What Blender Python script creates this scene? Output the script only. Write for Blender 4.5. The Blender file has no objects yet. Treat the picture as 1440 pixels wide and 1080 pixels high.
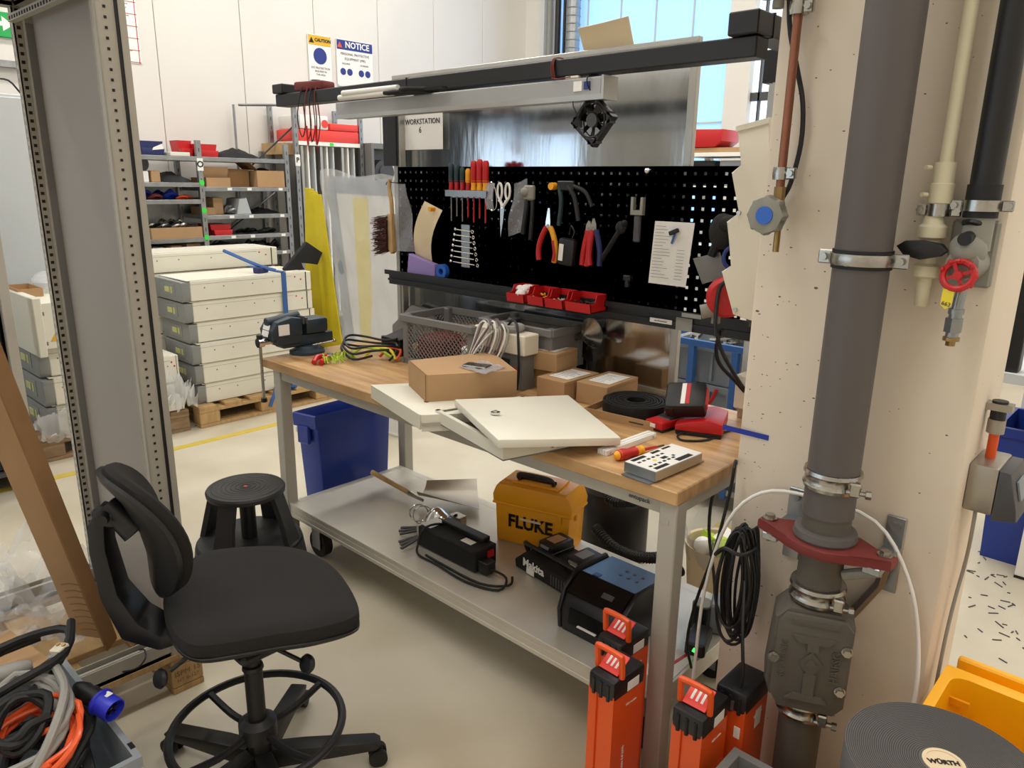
import bpy, bmesh, math, random
from mathutils import Vector, Matrix, Euler, noise
random.seed(7)
S = bpy.context.scene
COL = S.collection
PI = math.pi
# ---------------------------------------------------------------- camera
cam = bpy.data.cameras.new('camera'); camo = bpy.data.objects.new('camera', cam); COL.objects.link(camo)
cam.sensor_width = 36; cam.lens = 26.34; cam.clip_start = .02; cam.clip_end = 200
yaw, pitch, roll = -0.748837, 0.2641195, 0.0149204
fw = Vector((math.sin(yaw)*math.cos(pitch), math.cos(yaw)*math.cos(pitch), -math.sin(pitch)))
ri = Vector((math.cos(yaw), -math.sin(yaw), 0)); up = ri.cross(fw)
r2 = ri*math.cos(roll)+up*math.sin(roll); u2 = up*math.cos(roll)-ri*math.sin(roll)
m = Matrix((r2, u2, -fw)).transposed().to_4x4(); m.translation = Vector((2.862, -1.530, 1.613))
camo.matrix_world = m
S.camera = camo
# ---------------------------------------------------------------- world, exposure, lights
w = bpy.data.worlds.new('world'); S.world = w; w.use_nodes = True
wb = w.node_tree.nodes['Background']; wb.inputs[0].default_value = (.72, .86, 1, 1); wb.inputs[1].default_value = 1.2
S.view_settings.view_transform = 'Standard'; S.view_settings.look = 'None'
S.view_settings.exposure = 0.0; S.view_settings.gamma = 1; S.view_settings.use_curve_mapping = False
def area(name, loc, size, energy, col, rot=(0, 0, 0)):
    l = bpy.data.lights.new(name, 'AREA'); l.shape = 'RECTANGLE'; l.size, l.size_y = size
    l.energy = energy; l.color = col
    o = bpy.data.objects.new(name, l); COL.objects.link(o); o.location = loc; o.rotation_euler = rot
    return o
WARM = (1, .972, .93)
for i, (x, y, e) in enumerate(((-2.2, -1.5, 95), (-2.2, 2.6, 105), (1.2, -1.9, 62), (1.3, 2.4, 110), (4.5, -1.5, 60), (4.5, 3.0, 90))):
    area('ceiling_lamp', (x, y, 5.35), (.35, 3.4), e, WARM)
# ---------------------------------------------------------------- helpers
MATS = {}
def mat(name, col, rough=.5, metal=0, var=0, vscale=8, bump=0, bscale=60, alpha=1, trans=0, emit=0, coat=0, vcol=None, stretch=None):
    if name in MATS: return MATS[name]
    m = bpy.data.materials.new(name); m.use_nodes = True; MATS[name] = m
    nt = m.node_tree; N = nt.nodes; L = nt.links; b = N['Principled BSDF']
    c = tuple(col)+(1,)
    b.inputs['Base Color'].default_value = c; b.inputs['Roughness'].default_value = rough
    b.inputs['Metallic'].default_value = metal; b.inputs['Alpha'].default_value = alpha
    b.inputs['Transmission Weight'].default_value = trans; b.inputs['Coat Weight'].default_value = coat
    if emit: b.inputs['Emission Color'].default_value = c; b.inputs['Emission Strength'].default_value = emit
    tc = N.new('ShaderNodeTexCoord'); src = tc.outputs['Object']
    if stretch:
        mp = N.new('ShaderNodeMapping'); mp.inputs['Scale'].default_value = stretch; L.new(src, mp.inputs[0]); src = mp.outputs[0]
    if var:
        n = N.new('ShaderNodeTexNoise'); n.inputs['Scale'].default_value = vscale; n.inputs['Detail'].default_value = 5
        L.new(src, n.inputs['Vector'])
        r = N.new('ShaderNodeValToRGB'); r.color_ramp.elements[0].position = .33; r.color_ramp.elements[1].position = .67
        v2 = vcol or tuple(x*(1-var) for x in col)
        r.color_ramp.elements[0].color = tuple(v2)+(1,); r.color_ramp.elements[1].color = tuple(min(1, x*(1+var*.35)) for x in col)+(1,)
        L.new(n.outputs['Fac'], r.inputs[0]); L.new(r.outputs[0], b.inputs['Base Color'])
        q = N.new('ShaderNodeMapRange'); q.inputs[3].default_value = max(0, rough-.07); q.inputs[4].default_value = min(1, rough+.1)
        L.new(n.outputs['Fac'], q.inputs[0]); L.new(q.outputs[0], b.inputs['Roughness'])
    if bump:
        n2 = N.new('ShaderNodeTexNoise'); n2.inputs['Scale'].default_value = bscale; n2.inputs['Detail'].default_value = 3
        L.new(src, n2.inputs['Vector'])
        bp = N.new('ShaderNodeBump'); bp.inputs['Strength'].default_value = bump; bp.inputs['Distance'].default_value = .004
        L.new(n2.outputs['Fac'], bp.inputs['Height']); L.new(bp.outputs[0], b.inputs['Normal'])
    return m
def s(r, g, b):                                   # sRGB bytes to linear
    f = lambda c: (c/255/12.92) if c <= 10 else ((c/255+.055)/1.055)**2.4
    return (f(r), f(g), f(b))
class G:                                          # collects shapes into one bmesh
    def __init__(g): g.bm = bmesh.new()
    def _add(g, vs, fs):
        V = [g.bm.verts.new(v) for v in vs]
        out = []
        for f in fs:
            try: out.append(g.bm.faces.new([V[i] for i in f]))
            except ValueError: pass
        return V, out
    def box(g, c, d, rz=0, bev=0, rot=None, seg=1):
        x, y, z = d[0]/2, d[1]/2, d[2]/2
        R = (Euler(rot).to_matrix() if rot else Matrix.Rotation(rz, 3, 'Z')); c = Vector(c)
        vs = [c+R@Vector((a*x, b*y, e*z)) for a in (-1, 1) for b in (-1, 1) for e in (-1, 1)]
        V, F = g._add(vs, [(0, 1, 3, 2), (4, 6, 7, 5), (0, 4, 5, 1), (2, 3, 7, 6), (0, 2, 6, 4), (1, 5, 7, 3)])
        if bev:
            E = list({e for f in F for e in f.edges})
            bmesh.ops.bevel(g.bm, geom=V+E+F, offset=min(bev, min(d)*.49), segments=seg, profile=.5, affect='EDGES')
        return g
    def bb(g, x0, x1, y0, y1, z0, z1, bev=0, seg=1):
        return g.box(((x0+x1)/2, (y0+y1)/2, (z0+z1)/2), (abs(x1-x0), abs(y1-y0), abs(z1-z0)), bev=bev, seg=seg)
    def cyl(g, p0, p1, r, r2=None, n=16, cap=True):
        p0, p1 = Vector(p0), Vector(p1); r2 = r if r2 is None else r2
        a = (p1-p0).normalized(); t = Vector((0, 0, 1)) if abs(a.z) < .9 else Vector((1, 0, 0))
        u = a.cross(t).normalized(); v = a.cross(u)
        vs = []
        for p, q in ((p0, r), (p1, r2)):
            for i in range(n):
                k = 2*PI*i/n; vs.append(p+(u*math.cos(k)+v*math.sin(k))*q)
        fs = [(i, (i+1) % n, n+(i+1) % n, n+i) for i in range(n)]
        if cap: fs += [tuple(range(n))[::-1], tuple(range(n, 2*n))]
        g._add(vs, fs); return g
    def tube(g, pts, r, n=8, closed=False, sm=4):
        P = [Vector(p) for p in pts]
        if sm and len(P) > 2:
            Q = []; k = len(P)
            for i in range(k if closed else k-1):
                if closed: a, b, c, d = P[i-1], P[i], P[(i+1) % k], P[(i+2) % k]
                else: a, b, c, d = P[max(i-1, 0)], P[i], P[i+1], P[min(i+2, k-1)]
                for j in range(sm):
                    t = j/sm
                    Q.append(.5*((2*b)+(c-a)*t+(2*a-5*b+4*c-d)*t*t+(3*b-a-3*c+d)*t**3))
            if not closed: Q.append(P[-1])
            P = Q
        k = len(P); vs = []; u = None
        for i in range(k):
            a = (P[(i+1) % k]-P[i-1]) if closed else (P[min(i+1, k-1)]-P[max(i-1, 0)])
            if a.length < 1e-9: a = Vector((0, 0, 1))
            a.normalize()
            if u is None: u = a.cross(Vector((0, 0, 1)) if abs(a.z) < .9 else Vector((1, 0, 0)))
            u = u-a*u.dot(a)
            if u.length < 1e-6: u = a.orthogonal()
            u.normalize(); v = a.cross(u)
            for j in range(n):
                t = 2*PI*j/n; vs.append(P[i]+(u*math.cos(t)+v*math.sin(t))*r)
        fs = []
        for i in range(k if closed else k-1):
            b = (i+1) % k
            for j in range(n): fs.append((i*n+j, i*n+(j+1) % n, b*n+(j+1) % n, b*n+j))
        if not closed: fs += [tuple(range(n))[::-1], tuple(range((k-1)*n, k*n))]
        g._add(vs, fs); return g
    def lathe(g, prof, c=(0, 0, 0), n=24, R=None):
        c = Vector(c); vs = []; R = R or Matrix.Identity(3); k = len(prof)
        for r, z in prof:
            for j in range(n):
                t = 2*PI*j/n; vs.append(c+R@Vector((r*math.cos(t), r*math.sin(t), z)))
        fs = [(i*n+j, i*n+(j+1) % n, (i+1)*n+(j+1) % n, (i+1)*n+j) for i in range(k-1) for j in range(n)]
        if prof[0][0] > 1e-5: fs.append(tuple(range(n))[::-1])
        if prof[-1][0] > 1e-5: fs.append(tuple(range((k-1)*n, k*n)))
        g._add(vs, fs); return g
    def prism(g, poly, a, b, ax='z', bev=0):       # polygon of (u,v) pulled along ax from a to b
        f = {'z': lambda p, q: (p[0], p[1], q), 'y': lambda p, q: (p[0], q, p[1]), 'x': lambda p, q: (q, p[0], p[1])}[ax]
        n = len(poly); vs = [f(p, a) for p in poly]+[f(p, b) for p in poly]
        V, F = g._add(vs, [(i, (i+1) % n, n+(i+1) % n, n+i) for i in range(n)]+[tuple(range(n))[::-1], tuple(range(n, 2*n))])
        if bev:
            E = list({e for q in F[-2:] for e in q.edges})
            bmesh.ops.bevel(g.bm, geom=E, offset=bev, segments=2, profile=.5, affect='EDGES')
        return g
    def sph(g, c, r, sc=(1, 1, 1), n=14, m=8, R=None):
        R = R or Matrix.Identity(3)
        c = Vector(c); vs = [c+R@Vector((0, 0, -r*sc[2]))]
        for i in range(1, m):
            a = PI*i/m-PI/2
            for j in range(n):
                t = 2*PI*j/n; vs.append(c+R@Vector((r*math.cos(a)*math.cos(t)*sc[0], r*math.cos(a)*math.sin(t)*sc[1], r*math.sin(a)*sc[2])))
        vs.append(c+R@Vector((0, 0, r*sc[2]))); e = len(vs)-1
        fs = [(0, 1+(j+1) % n, 1+j) for j in range(n)]+[(e, e-n+j, e-n+(j+1) % n) for j in range(n)]
        fs += [(1+i*n+j, 1+i*n+(j+1) % n, 1+(i+1)*n+(j+1) % n, 1+(i+1)*n+j) for i in range(m-2) for j in range(n)]
        g._add(vs, fs); return g
    def ring(g, c, R0, r, n=32, k=8, R=None):
        R = R or Matrix.Identity(3); c = Vector(c)
        g.tube([c+R@Vector((R0*math.cos(2*PI*i/n), R0*math.sin(2*PI*i/n), 0)) for i in range(n)], r, k, True, 0); return g
    def tray(g, x0, x1, y0, y1, z0, z1, t=.004, tap=0, rim=0):   # open box with walls of thickness t
        def rect(e, z): return [(x0+e, y0+e, z), (x1-e, y0+e, z), (x1-e, y1-e, z), (x0+e, y1-e, z)]
        loops = [rect(tap, z0)]
        if rim: loops += [rect(0, z1-rim), rect(-t*1.5, z1-rim), rect(-t*1.5, z1)]
        else: loops += [rect(0, z1)]
        loops += [rect(t, z1), rect(tap+t, z0+t)]
        vs = [v for l in loops for v in l]; k = len(loops)
        fs = [(i*4+j, i*4+(j+1) % 4, (i+1)*4+(j+1) % 4, (i+1)*4+j) for i in range(k-1) for j in range(4)]
        fs += [(3, 2, 1, 0), tuple((k-1)*4+j for j in range(4))]
        g._add(vs, fs); return g
    def sheet(g, fn, nu, nv, t=0):                # grid surface fn(u,v), u,v in 0..1
        vs = [fn(i/nu, j/nv) for i in range(nu+1) for j in range(nv+1)]
        fs = [(i*(nv+1)+j, (i+1)*(nv+1)+j, (i+1)*(nv+1)+j+1, i*(nv+1)+j+1) for i in range(nu) for j in range(nv)]
        V, F = g._add(vs, fs)
        if t:
            bmesh.ops.recalc_face_normals(g.bm, faces=F)
            bmesh.ops.solidify(g.bm, geom=F, thickness=t)
        return g
def mesh(name, g, m, smooth=True):
    bmesh.ops.recalc_face_normals(g.bm, faces=g.bm.faces)
    me = bpy.data.meshes.new(name); g.bm.to_mesh(me); g.bm.free()
    me.materials.append(MATS[m] if isinstance(m, str) else m)
    if smooth and len(me.polygons) > 6:
        me.polygons.foreach_set('use_smooth', [True]*len(me.polygons)); me.set_sharp_from_angle(angle=math.radians(35))
    return me
def tag(o, label=None, cat=None, group=None, kind=None):
    if label: o['label'] = label
    if cat: o['category'] = cat
    if group: o['group'] = group
    if kind: o['kind'] = kind
    return o
def thing(name, label, cat, loc=(0, 0, 0), rz=0, group=None):
    o = bpy.data.objects.new(name, None); COL.objects.link(o); o.location = loc; o.rotation_euler = (0, 0, rz)
    o.empty_display_size = .05
    return tag(o, label, cat, group)
def wm(o):
    M = Matrix.Identity(4)
    while o: M = (Matrix.Translation(o.location) @ o.rotation_euler.to_matrix().to_4x4()) @ M; o = o.parent
    return M
def part(name, g, m, par=None, world=False, label=None, kind=None, loc=None):
    """one mesh object; world=True: the shapes were given in room coordinates"""
    if world and par: g.bm.transform(wm(par).inverted())
    o = bpy.data.objects.new(name, mesh(name, g, m)); COL.objects.link(o)
    if par: o.parent = par
    if loc: o.location = loc
    return tag(o, label, None, None, kind)
def solo(name, g, m, label, cat, group=None):      # a thing that is a single mesh; origin at its base centre
    bm = g.bm; xs = [v.co.x for v in bm.verts]; ys = [v.co.y for v in bm.verts]; zs = [v.co.z for v in bm.verts]
    c = Vector(((min(xs)+max(xs))/2, (min(ys)+max(ys))/2, min(zs)))
    bm.translate(c) if 0 else bmesh.ops.translate(bm, vec=-c, verts=bm.verts)
    o = part(name, g, m); o.location = c
    return tag(o, label, cat, group)
def struct(name, g, m, par=None):
    o = part(name, g, m, par, True)
    if not par: o['kind'] = 'structure'
    return o
def copy_tree(o, par=None):
    c = o.copy(); COL.objects.link(c); c.parent = par
    for ch in list(o.children): copy_tree(ch, c)
    return c
def again(o, loc, rz=None, label=None):
    c = copy_tree(o); c.location = loc
    if rz is not None: c.rotation_euler = (0, 0, rz)
    if label: c['label'] = label
    return c
def text(name, st, size, m, par, loc, rx, uy, ext=.0004, bold=0, al='CENTER', label=None, world=True):
    """lettering lying in the plane of rx (reading direction) and uy (letter tops)"""
    cu = bpy.data.curves.new('t', 'FONT'); cu.body = st; cu.size = size; cu.extrude = ext; cu.align_x = al; cu.align_y = 'CENTER'
    cu.offset = bold; cu.resolution_u = 2
    t = bpy.data.objects.new('t', cu); COL.objects.link(t)
    dg = bpy.context.evaluated_depsgraph_get(); me = bpy.data.meshes.new_from_object(t.evaluated_get(dg))
    bpy.data.objects.remove(t); bpy.data.curves.remove(cu)
    me.materials.clear(); me.materials.append(MATS[m] if isinstance(m, str) else m)
    rx = Vector(rx).normalized(); uy = Vector(uy); uy = (uy-rx*uy.dot(rx)).normalized(); nz = rx.cross(uy)
    M = Matrix((rx, uy, nz)).transposed().to_4x4(); M.translation = Vector(loc)
    if par and world: M = wm(par).inverted() @ M
    me.transform(M); o = bpy.data.objects.new(name, me); COL.objects.link(o); o.parent = par
    return tag(o, label)
# ---------------------------------------------------------------- materials
mat('wall', s(226, 221, 213), .5, var=.03, vscale=1.5)
mat('wall_joint', s(170, 168, 160), .6)
mat('floor', s(205, 197, 178), .33, var=.17, vscale=1.3, bump=.15, bscale=18, vcol=s(186, 175, 150))
mat('concrete', s(229, 216, 198), .75, var=.06, vscale=3, bump=.5, bscale=9)
mat('pore', s(110, 95, 80), .9)
mat('wood', s(198, 160, 112), .36, var=.2, vscale=9, stretch=(.35, 3, 1), bump=.1, bscale=50, vcol=s(160, 120, 76))
mat('oldwood', s(150, 122, 92), .8, var=.3, vscale=10, stretch=(1, 1, 4), bump=.4, bscale=60)
mat('palewood', s(190, 155, 105), .7, var=.2, vscale=10, stretch=(1, 4, 1), bump=.3)
mat('legpaint', s(178, 172, 160), .45, var=.05, vscale=6)
mat('rackpaint_shaded', s(150, 142, 133), .5, var=.05, vscale=2)  # rack paint darkened, the side panel's shade is put into the colour
mat('rackpaint', s(168, 162, 150), .45, var=.06, vscale=3)
mat('darkgrey', s(70, 70, 72), .5)
mat('black', s(19, 19, 22), .45)
mat('blackmatt', s(18, 17, 17), .8, bump=.2, bscale=200)
mat('fabric', s(27, 25, 24), .95, var=.25, vscale=180, bump=.5, bscale=400)
mat('blackgloss', s(14, 14, 16), .15)
mat('rubber', s(14, 14, 15), .6)
mat('chairplastic', s(21, 20, 20), .45, bump=.1, bscale=300)
mat('alu', s(190, 188, 182), .35, .85, var=.08, vscale=4)
mat('steel', s(175, 172, 165), .25, 1, var=.12, vscale=20)
mat('chrome', s(215, 215, 215), .12, 1)
mat('zinc', s(160, 163, 165), .35, .9, var=.15, vscale=14)
mat('galv', s(200, 203, 205), .12, 1, var=.12, vscale=3, stretch=(3, 1, .6), bump=.22, bscale=5)
mat('trolley', s(205, 200, 188), .32, .35, var=.12, vscale=3, bump=.06, bscale=40)
mat('cream', s(228, 220, 200), .5)
mat('white', s(235, 232, 226), .4)
mat('cabinet', s(226, 222, 206), .35, var=.02)
mat('innergrey', s(120, 120, 115), .5)
mat('cardboard', s(176, 140, 100), .85, var=.08, vscale=5, bump=.15, bscale=80)
mat('cardboard_dark', s(140, 104, 66), .9, var=.1)
mat('brownbox', s(178, 142, 102), .8, var=.1, vscale=4, bump=.5, bscale=7)
mat('paper', s(232, 228, 222), .8)
mat('print', s(60, 60, 62), .8)
mat('orange', s(226, 84, 22), .38)
mat('orange_light', s(240, 96, 45), .3)
mat('red', s(190, 25, 28), .4)
mat('darkred', s(112, 38, 34), .6)
mat('yellow', s(240, 165, 25), .4)
mat('binyellow', s(250, 178, 8), .35)
mat('lightyellow', s(235, 215, 60), .5)
mat('strapyellow', s(205, 185, 25), .6, var=.1)
mat('lime', s(175, 205, 50), .5)
mat('binblue', s(28, 58, 150), .35)
mat('navy', s(30, 38, 90), .5)
mat('blue', s(35, 95, 190), .4)
mat('deepblue', s(20, 50, 160), .5)
mat('panmetal', s(168, 160, 148), .42, .7, var=.1, vscale=6)
mat('railblue', s(48, 92, 155), .5)
mat('plugblue', s(40, 50, 190), .35)
mat('teal', s(30, 55, 60), .45)
mat('purple', s(150, 130, 190), .7)
mat('greyplastic', s(118, 117, 114), .5)
mat('crategrey', s(136, 143, 149), .55)
mat('cablegrey', s(150, 148, 142), .5)
mat('pvc', s(88, 82, 80), .5, var=.06, vscale=6, stretch=(1, 1, .3), bump=.08, bscale=30)
mat('castiron', s(92, 86, 78), .6, .2, var=.12, vscale=10, bump=.2, bscale=50)
mat('copper', s(150, 98, 76), .42, .6, var=.2, vscale=12)
mat('brass', s(160, 132, 86), .35, .8)
mat('pipecream', s(214, 206, 176), .45)
mat('valvegrey', s(140, 138, 128), .55)
mat('foam', s(92, 90, 88), .85)
mat('foamdark', s(60, 58, 56), .9)
mat('tapecream', s(225, 205, 170), .6)
mat('bristle', s(70, 32, 26), .9)
mat('film', s(225, 225, 225), .12, alpha=.28, bump=.6, bscale=10)
mat('filmthick', s(225, 226, 226), .2, alpha=.4, bump=.6, bscale=8)
mat('bagplastic', s(200, 200, 205), .15, alpha=.35, bump=.6, bscale=30)
mat('label', s(240, 238, 232), .6)
mat('signblue', s(40, 55, 130), .5)
mat('signyellow', s(225, 175, 35), .5)
mat('plumcable', s(110, 88, 92), .5)
mat('lampgrey', s(168, 168, 167), .4, .2)
mat('endplate', s(138, 140, 138), .5)
mat('connector', s(200, 200, 130), .5)
mat('green', s(30, 165, 80), .5)
mat('greenmark', s(60, 220, 70), .5)
mat('flooryellow', s(205, 180, 70), .5, var=.1, vscale=20)
mat('bluewall_glow', s(150, 196, 245), .3, emit=.9)  # daylight on the far wall panels, put in as pale blue emission
mat('brightwindow', s(215, 235, 255), .3, emit=1.3)
mat('led', s(60, 230, 90), .4, emit=2)
mat('labelblue', s(60, 75, 105), .25)
mat('batterylabel', s(235, 70, 60), .4)
mat('vicegreen', s(42, 55, 66), .45, var=.1)
mat('stoolplastic', s(34, 34, 36), .55, bump=.2, bscale=150)
mat('panelgrey', s(196, 200, 200), .45)
mat('cast', s(165, 160, 150), .35, .8)

# ---------------------------------------------------------------- the hall
XL, YB, XR, YF, ZC = -3.9, 5.9, 6.0, -4.5, 5.5
fl = struct('floor', G().bb(XL-.1, XR+.1, YF-.1, YB+.1, -.1, 0), 'floor')
struct('ceiling', G().bb(XL-.1, XR+.1, YF-.1, YB+.1, ZC, ZC+.1), 'wall')
wl = struct('wall_left', G().bb(XL-.15, XL-.012, YF, YB, 0, ZC), 'wall_joint')
for i in range(14):
    y0 = YB-.76*(i+1)+.02
    struct('panel', G().bb(XL-.012, XL, max(y0, YF), y0+.755, 0, ZC, bev=.004), 'wall', wl)
struct('wall_right', G().bb(XR, XR+.1, YF, YB, 0, ZC), 'wall')
struct('wall_front', G().bb(XL, XR, YF-.1, YF, 0, ZC), 'wall')
w3 = struct('window_3', G().bb(-3.7, .8, YF+.001, YF+.02, .9, 2.2), 'brightwindow')
w4 = struct('window_4', G().bb(XL+.001, XL+.02, YF+.1, -2.7, .9, 2.2), 'brightwindow')
for i in range(5): struct('glazing_bar_or_seam', G().bb(-3.7+i*1.125-.03, -3.7+i*1.125+.03, YF+.02, YF+.05, .9, 2.2), 'panelgrey', w3)
struct('trim_2', G().bb(-3.8, 1.0, YF, YF+.15, 2.2, 2.42), 'darkgrey')
struct('trim_3', G().bb(XL, XL+.15, YF+.15, -2.6, 2.2, 2.42), 'darkgrey')
wbk = struct('wall_back', G().bb(XL, -3.42, YB, YB+.1, 0, ZC).bb(-1.12, -.86, YB-.05, YB+.1, 0, ZC).bb(-3.42, -1.12, YB, YB+.1, 0, .9).bb(-.86, .7, YB, YB+.1, 0, .9).bb(.7, XR, YB, YB+.1, 0, ZC)
             .bb(-3.42, -1.12, YB, YB+.1, 4.6, ZC).bb(-.86, .7, YB, YB+.1, 4.6, ZC), 'wall')
w1 = struct('glowing_wall', G().bb(-3.42, -1.12, YB+.04, YB+.06, .9, 4.6), 'bluewall_glow')  # skylit wall panels built as a glowing pane
for i in range(1, 5): struct('glazing_bar_or_seam', G().bb(-3.42+i*.46-.006, -3.42+i*.46+.006, YB+.02, YB+.045, .9, 4.6), 'panelgrey', w1)  # these bars draw the panel seams of the glowing wall
struct('glazing_bar_or_seam', G().bb(-3.42, -1.12, YB+.02, YB+.045, 2.23, 2.245), 'panelgrey', w1)
w2 = struct('window_2', G().bb(-.86, .7, YB+.04, YB+.06, .9, 4.6), 'brightwindow')
struct('glazing_bar_or_seam', G().bb(-.78, -.76, YB+.0, YB+.045, .9, 4.6).bb(-.86, .7, YB, YB+.045, 2.42, 2.5), 'darkgrey', w2)
# yellow floor marking
o = solo('floor_line', G().bb(-1.62, -1.56, -3.5, 5.2, 0, .0015), 'flooryellow', 'long yellow painted safety line on the floor in front of the pallets', 'floor marking')
o = solo('floor_line', G().bb(1.3, 2.3, 1.62, 1.67, 0, .0015), 'flooryellow', 'short yellow floor line behind the workbench near the concrete column', 'floor marking')
# concrete column with pores
cx0, cx1, cy0, cy1 = 2.072, 2.562, .15, .41
pil = struct('trim_1', G().bb(cx0, cx1, cy0, cy1, 0, ZC, bev=.012, seg=2), 'concrete')
pil.name = 'trim_1'
g = G()
for i in range(230):
    x = random.uniform(cx0+.01, cx1-.02); z = random.uniform(.25, 2.2)
    if random.random() < .55: x = cx0+abs(random.gauss(0, .06))+.01
    r = random.uniform(.0007, .0022)*(1.6 if random.random() < .1 else 1)
    g.sph((x, cy0-.0002, z), r, (random.uniform(.9, 1.8), .12, random.uniform(.6, 1)), 6, 4)
for i in range(25): g.sph((cx1+.0001, random.uniform(cy0+.03, cy1-.03), random.uniform(.3, 1.6)), random.uniform(.0008, .002), (.12, 1, .8), 6, 4)
struct('air_holes', g, 'pore', pil)['kind'] = 'stuff'

# ---------------------------------------------------------------- workbench
wbn = thing('workbench', 'workbench with thick worn wooden top, grey steel legs and black pegboard back', 'workbench', (1, .37, 0))
W = dict(par=wbn, world=True)
BT = .88
part('tabletop', G().bb(0, 2, 0, .75, BT-.038, BT, bev=.003), 'wood', **W)
for (x, y) in ((.062, .012), (1.945, .012), (.062, .66), (1.945, .66)):
    g = G().bb(x, x+.052, y, y+.05, .012, BT-.038, bev=.003).cyl((x+.026, y+.025, 0), (x+.026, y+.025, .014), .018)
    g.bb(x+.004, x+.03, y-.0012, y, BT-.1, BT-.085)
    part('leg', g, 'legpaint', **W)
part('apron', G().bb(.114, 1.945, .02, .035, BT-.078, BT-.038), 'legpaint', **W)
part('apron', G().bb(.114, 1.945, .69, .705, BT-.078, BT-.038), 'legpaint', **W)
for x in (.07, 1.955): part('side_rail', G().bb(x, x+.03, .062, .66, BT-.078, BT-.038), 'legpaint', **W)
text('lettering', 'entupack', .018, 'print', wbn, (1.88, .0185, BT-.057), (1, 0, 0), (0, 0, 1))
for x in (.082, 1.83): part('upright', G().bb(x-.02, x+.02, .68, .715, BT, 1.9, bev=.002).bb(x-.006, x+.006, .676, .68, BT, 1.9), 'alu', **W)
part('corner_plate', G().bb(.0, .09, .668, .679, 1.672, 1.9), 'black', **W)
# pegboard with real square holes
px0, px1, pz0, pz1, pt = .112, 1.80, 1.19, 1.668, .036
bm = G(); nx, nz = 47, 13
xs = [px0]; zs = [pz0]
ox = (px1-px0-nx*pt)/2+px0+.013; oz = (pz1-pz0-nz*pt)/2+pz0+.013
for i in range(nx): xs += [ox+i*pt, ox+i*pt+.0095]
for i in range(nz): zs += [oz+i*pt, oz+i*pt+.0095]
xs.append(px1); zs.append(pz1)
V = [[bm.bm.verts.new((x, .66, z)) for z in zs] for x in xs]
for i in range(len(xs)-1):
    for j in range(len(zs)-1):
        if i % 2 == 1 and j % 2 == 1 and i < len(xs)-1: continue
        bm.bm.faces.new((V[i][j], V[i+1][j], V[i+1][j+1], V[i][j+1]))
bmesh.ops.solidify(bm.bm, geom=bm.bm.faces[:], thickness=.0015)
bm.bb(px0, px1, .66, .678, pz1-.003, pz1)
part('pegboard', bm, 'black', **W)
part('rail', G().bb(.075, 1.86, .60, .66, 1.195, 1.203).bb(.075, 1.86, .597, .602, 1.195, 1.215).bb(.075, 1.86, .62, .68, 1.148, 1.194, bev=.003).bb(.075, 1.86, .615, .621, 1.165, 1.175), 'black', **W)
part('hole', G().cyl((.13, .6195, 1.17), (.13, .6205, 1.17), .004), 'zinc', **W)
part('label', G().bb(1.50, 1.585, .6135, .6150, 1.163, 1.178), 'label', **W)
text('lettering', 'workstation', .010, 'print', wbn, (1.542, .613, 1.1705), (1, 0, 0), (0, 0, 1))
part('tape_residue', G().bb(1.60, 1.66, .6135, .6150, 1.150, 1.192).bb(1.63, 1.70, .5955, .597, 1.199, 1.212), 'cablegrey', **W)
part('overhead_beam', G().bb(-.05, 2.015, .17, .23, 1.892, 1.938, bev=.003).bb(1.42, 1.424, .168, .232, 1.89, 1.94).bb(.78, .784, .168, .232, 1.89, 1.94), 'black', **W)
part('arm', G().bb(1.945, 2.02, .16, .70, 1.94, 1.99, bev=.003).bb(1.943, 2.022, .235, .24, 1.938, 1.992), 'black', **W)
part('arm', G().bb(-.055, .02, .16, .70, 1.94, 1.975, bev=.003), 'black', **W)
part('beam_post', G().bb(1.79, 2.02, .68, .72, 1.90, 1.99), 'black', **W)
# galvanised sheet board behind the tools
sb = thing('sheet_board', 'large reflective galvanised sheet board in aluminium frame behind the pegboard', 'board', (.8, .735, BT))
x0, x1, z0, z1, y0 = .0, 1.545, BT, 2.062, .725
part('sheet', G().bb(x0+.01, x1-.01, y0+.008, y0+.014, z0+.01, z1-.01), 'galv', sb, True)
for q in ((x0, x1, z1-.028, z1), (x0, x1, z0, z0+.02), (x0, x0+.022, z0+.02, z1-.028), (x1-.028, x1, z0+.02, z1-.028)):
    part('frame', G().bb(q[0], q[1], y0, y0+.024, q[2], q[3], bev=.002).bb(q[0]+.004, q[1]-.004, y0-.002, y0+.001, (q[2]+q[3])/2-.002, (q[2]+q[3])/2+.002), 'alu', sb, True)
# ---------------------------------------------------------------- things on the overhead beam
lt = thing('bench_lamp', 'long light grey aluminium strip lamp hanging under the black overhead beam', 'lamp', (1.0, .2, 1.82))
part('housing', G().bb(.375, 1.592, .165, .225, 1.828, 1.884, bev=.004), 'lampgrey', lt, True)
part('cover_strip', G().bb(.375, 1.592, .163, .169, 1.826, 1.84), 'alu', lt, True)
part('end_cap', G().bb(1.592, 1.60, .163, .227, 1.826, 1.886), 'alu', lt, True)
part('hanger', G().bb(.86, .90, .18, .21, 1.884, 1.892), 'darkgrey', lt, True)
part('hanger', G().bb(1.50, 1.54, .18, .21, 1.884, 1.892), 'darkgrey', lt, True)
part('label', G().bb(1.50, 1.528, .1615, .165, 1.850, 1.875), 'label', lt, True)
part('label', G().bb(1.535, 1.555, .1615, .165, 1.853, 1.873), 'signblue', lt, True)
for k, z in enumerate((1.895, 1.908)):
    solo('light_tube', G().cyl((.43+k*.03, .148-k*.005, z), (.74+k*.02, .152, z), .0105), 'white', ('lower', 'upper')[k]+' of the two white fluorescent tubes lying on the lamp beside the beam', 'light tube', 'spare tubes by the beam')
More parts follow.
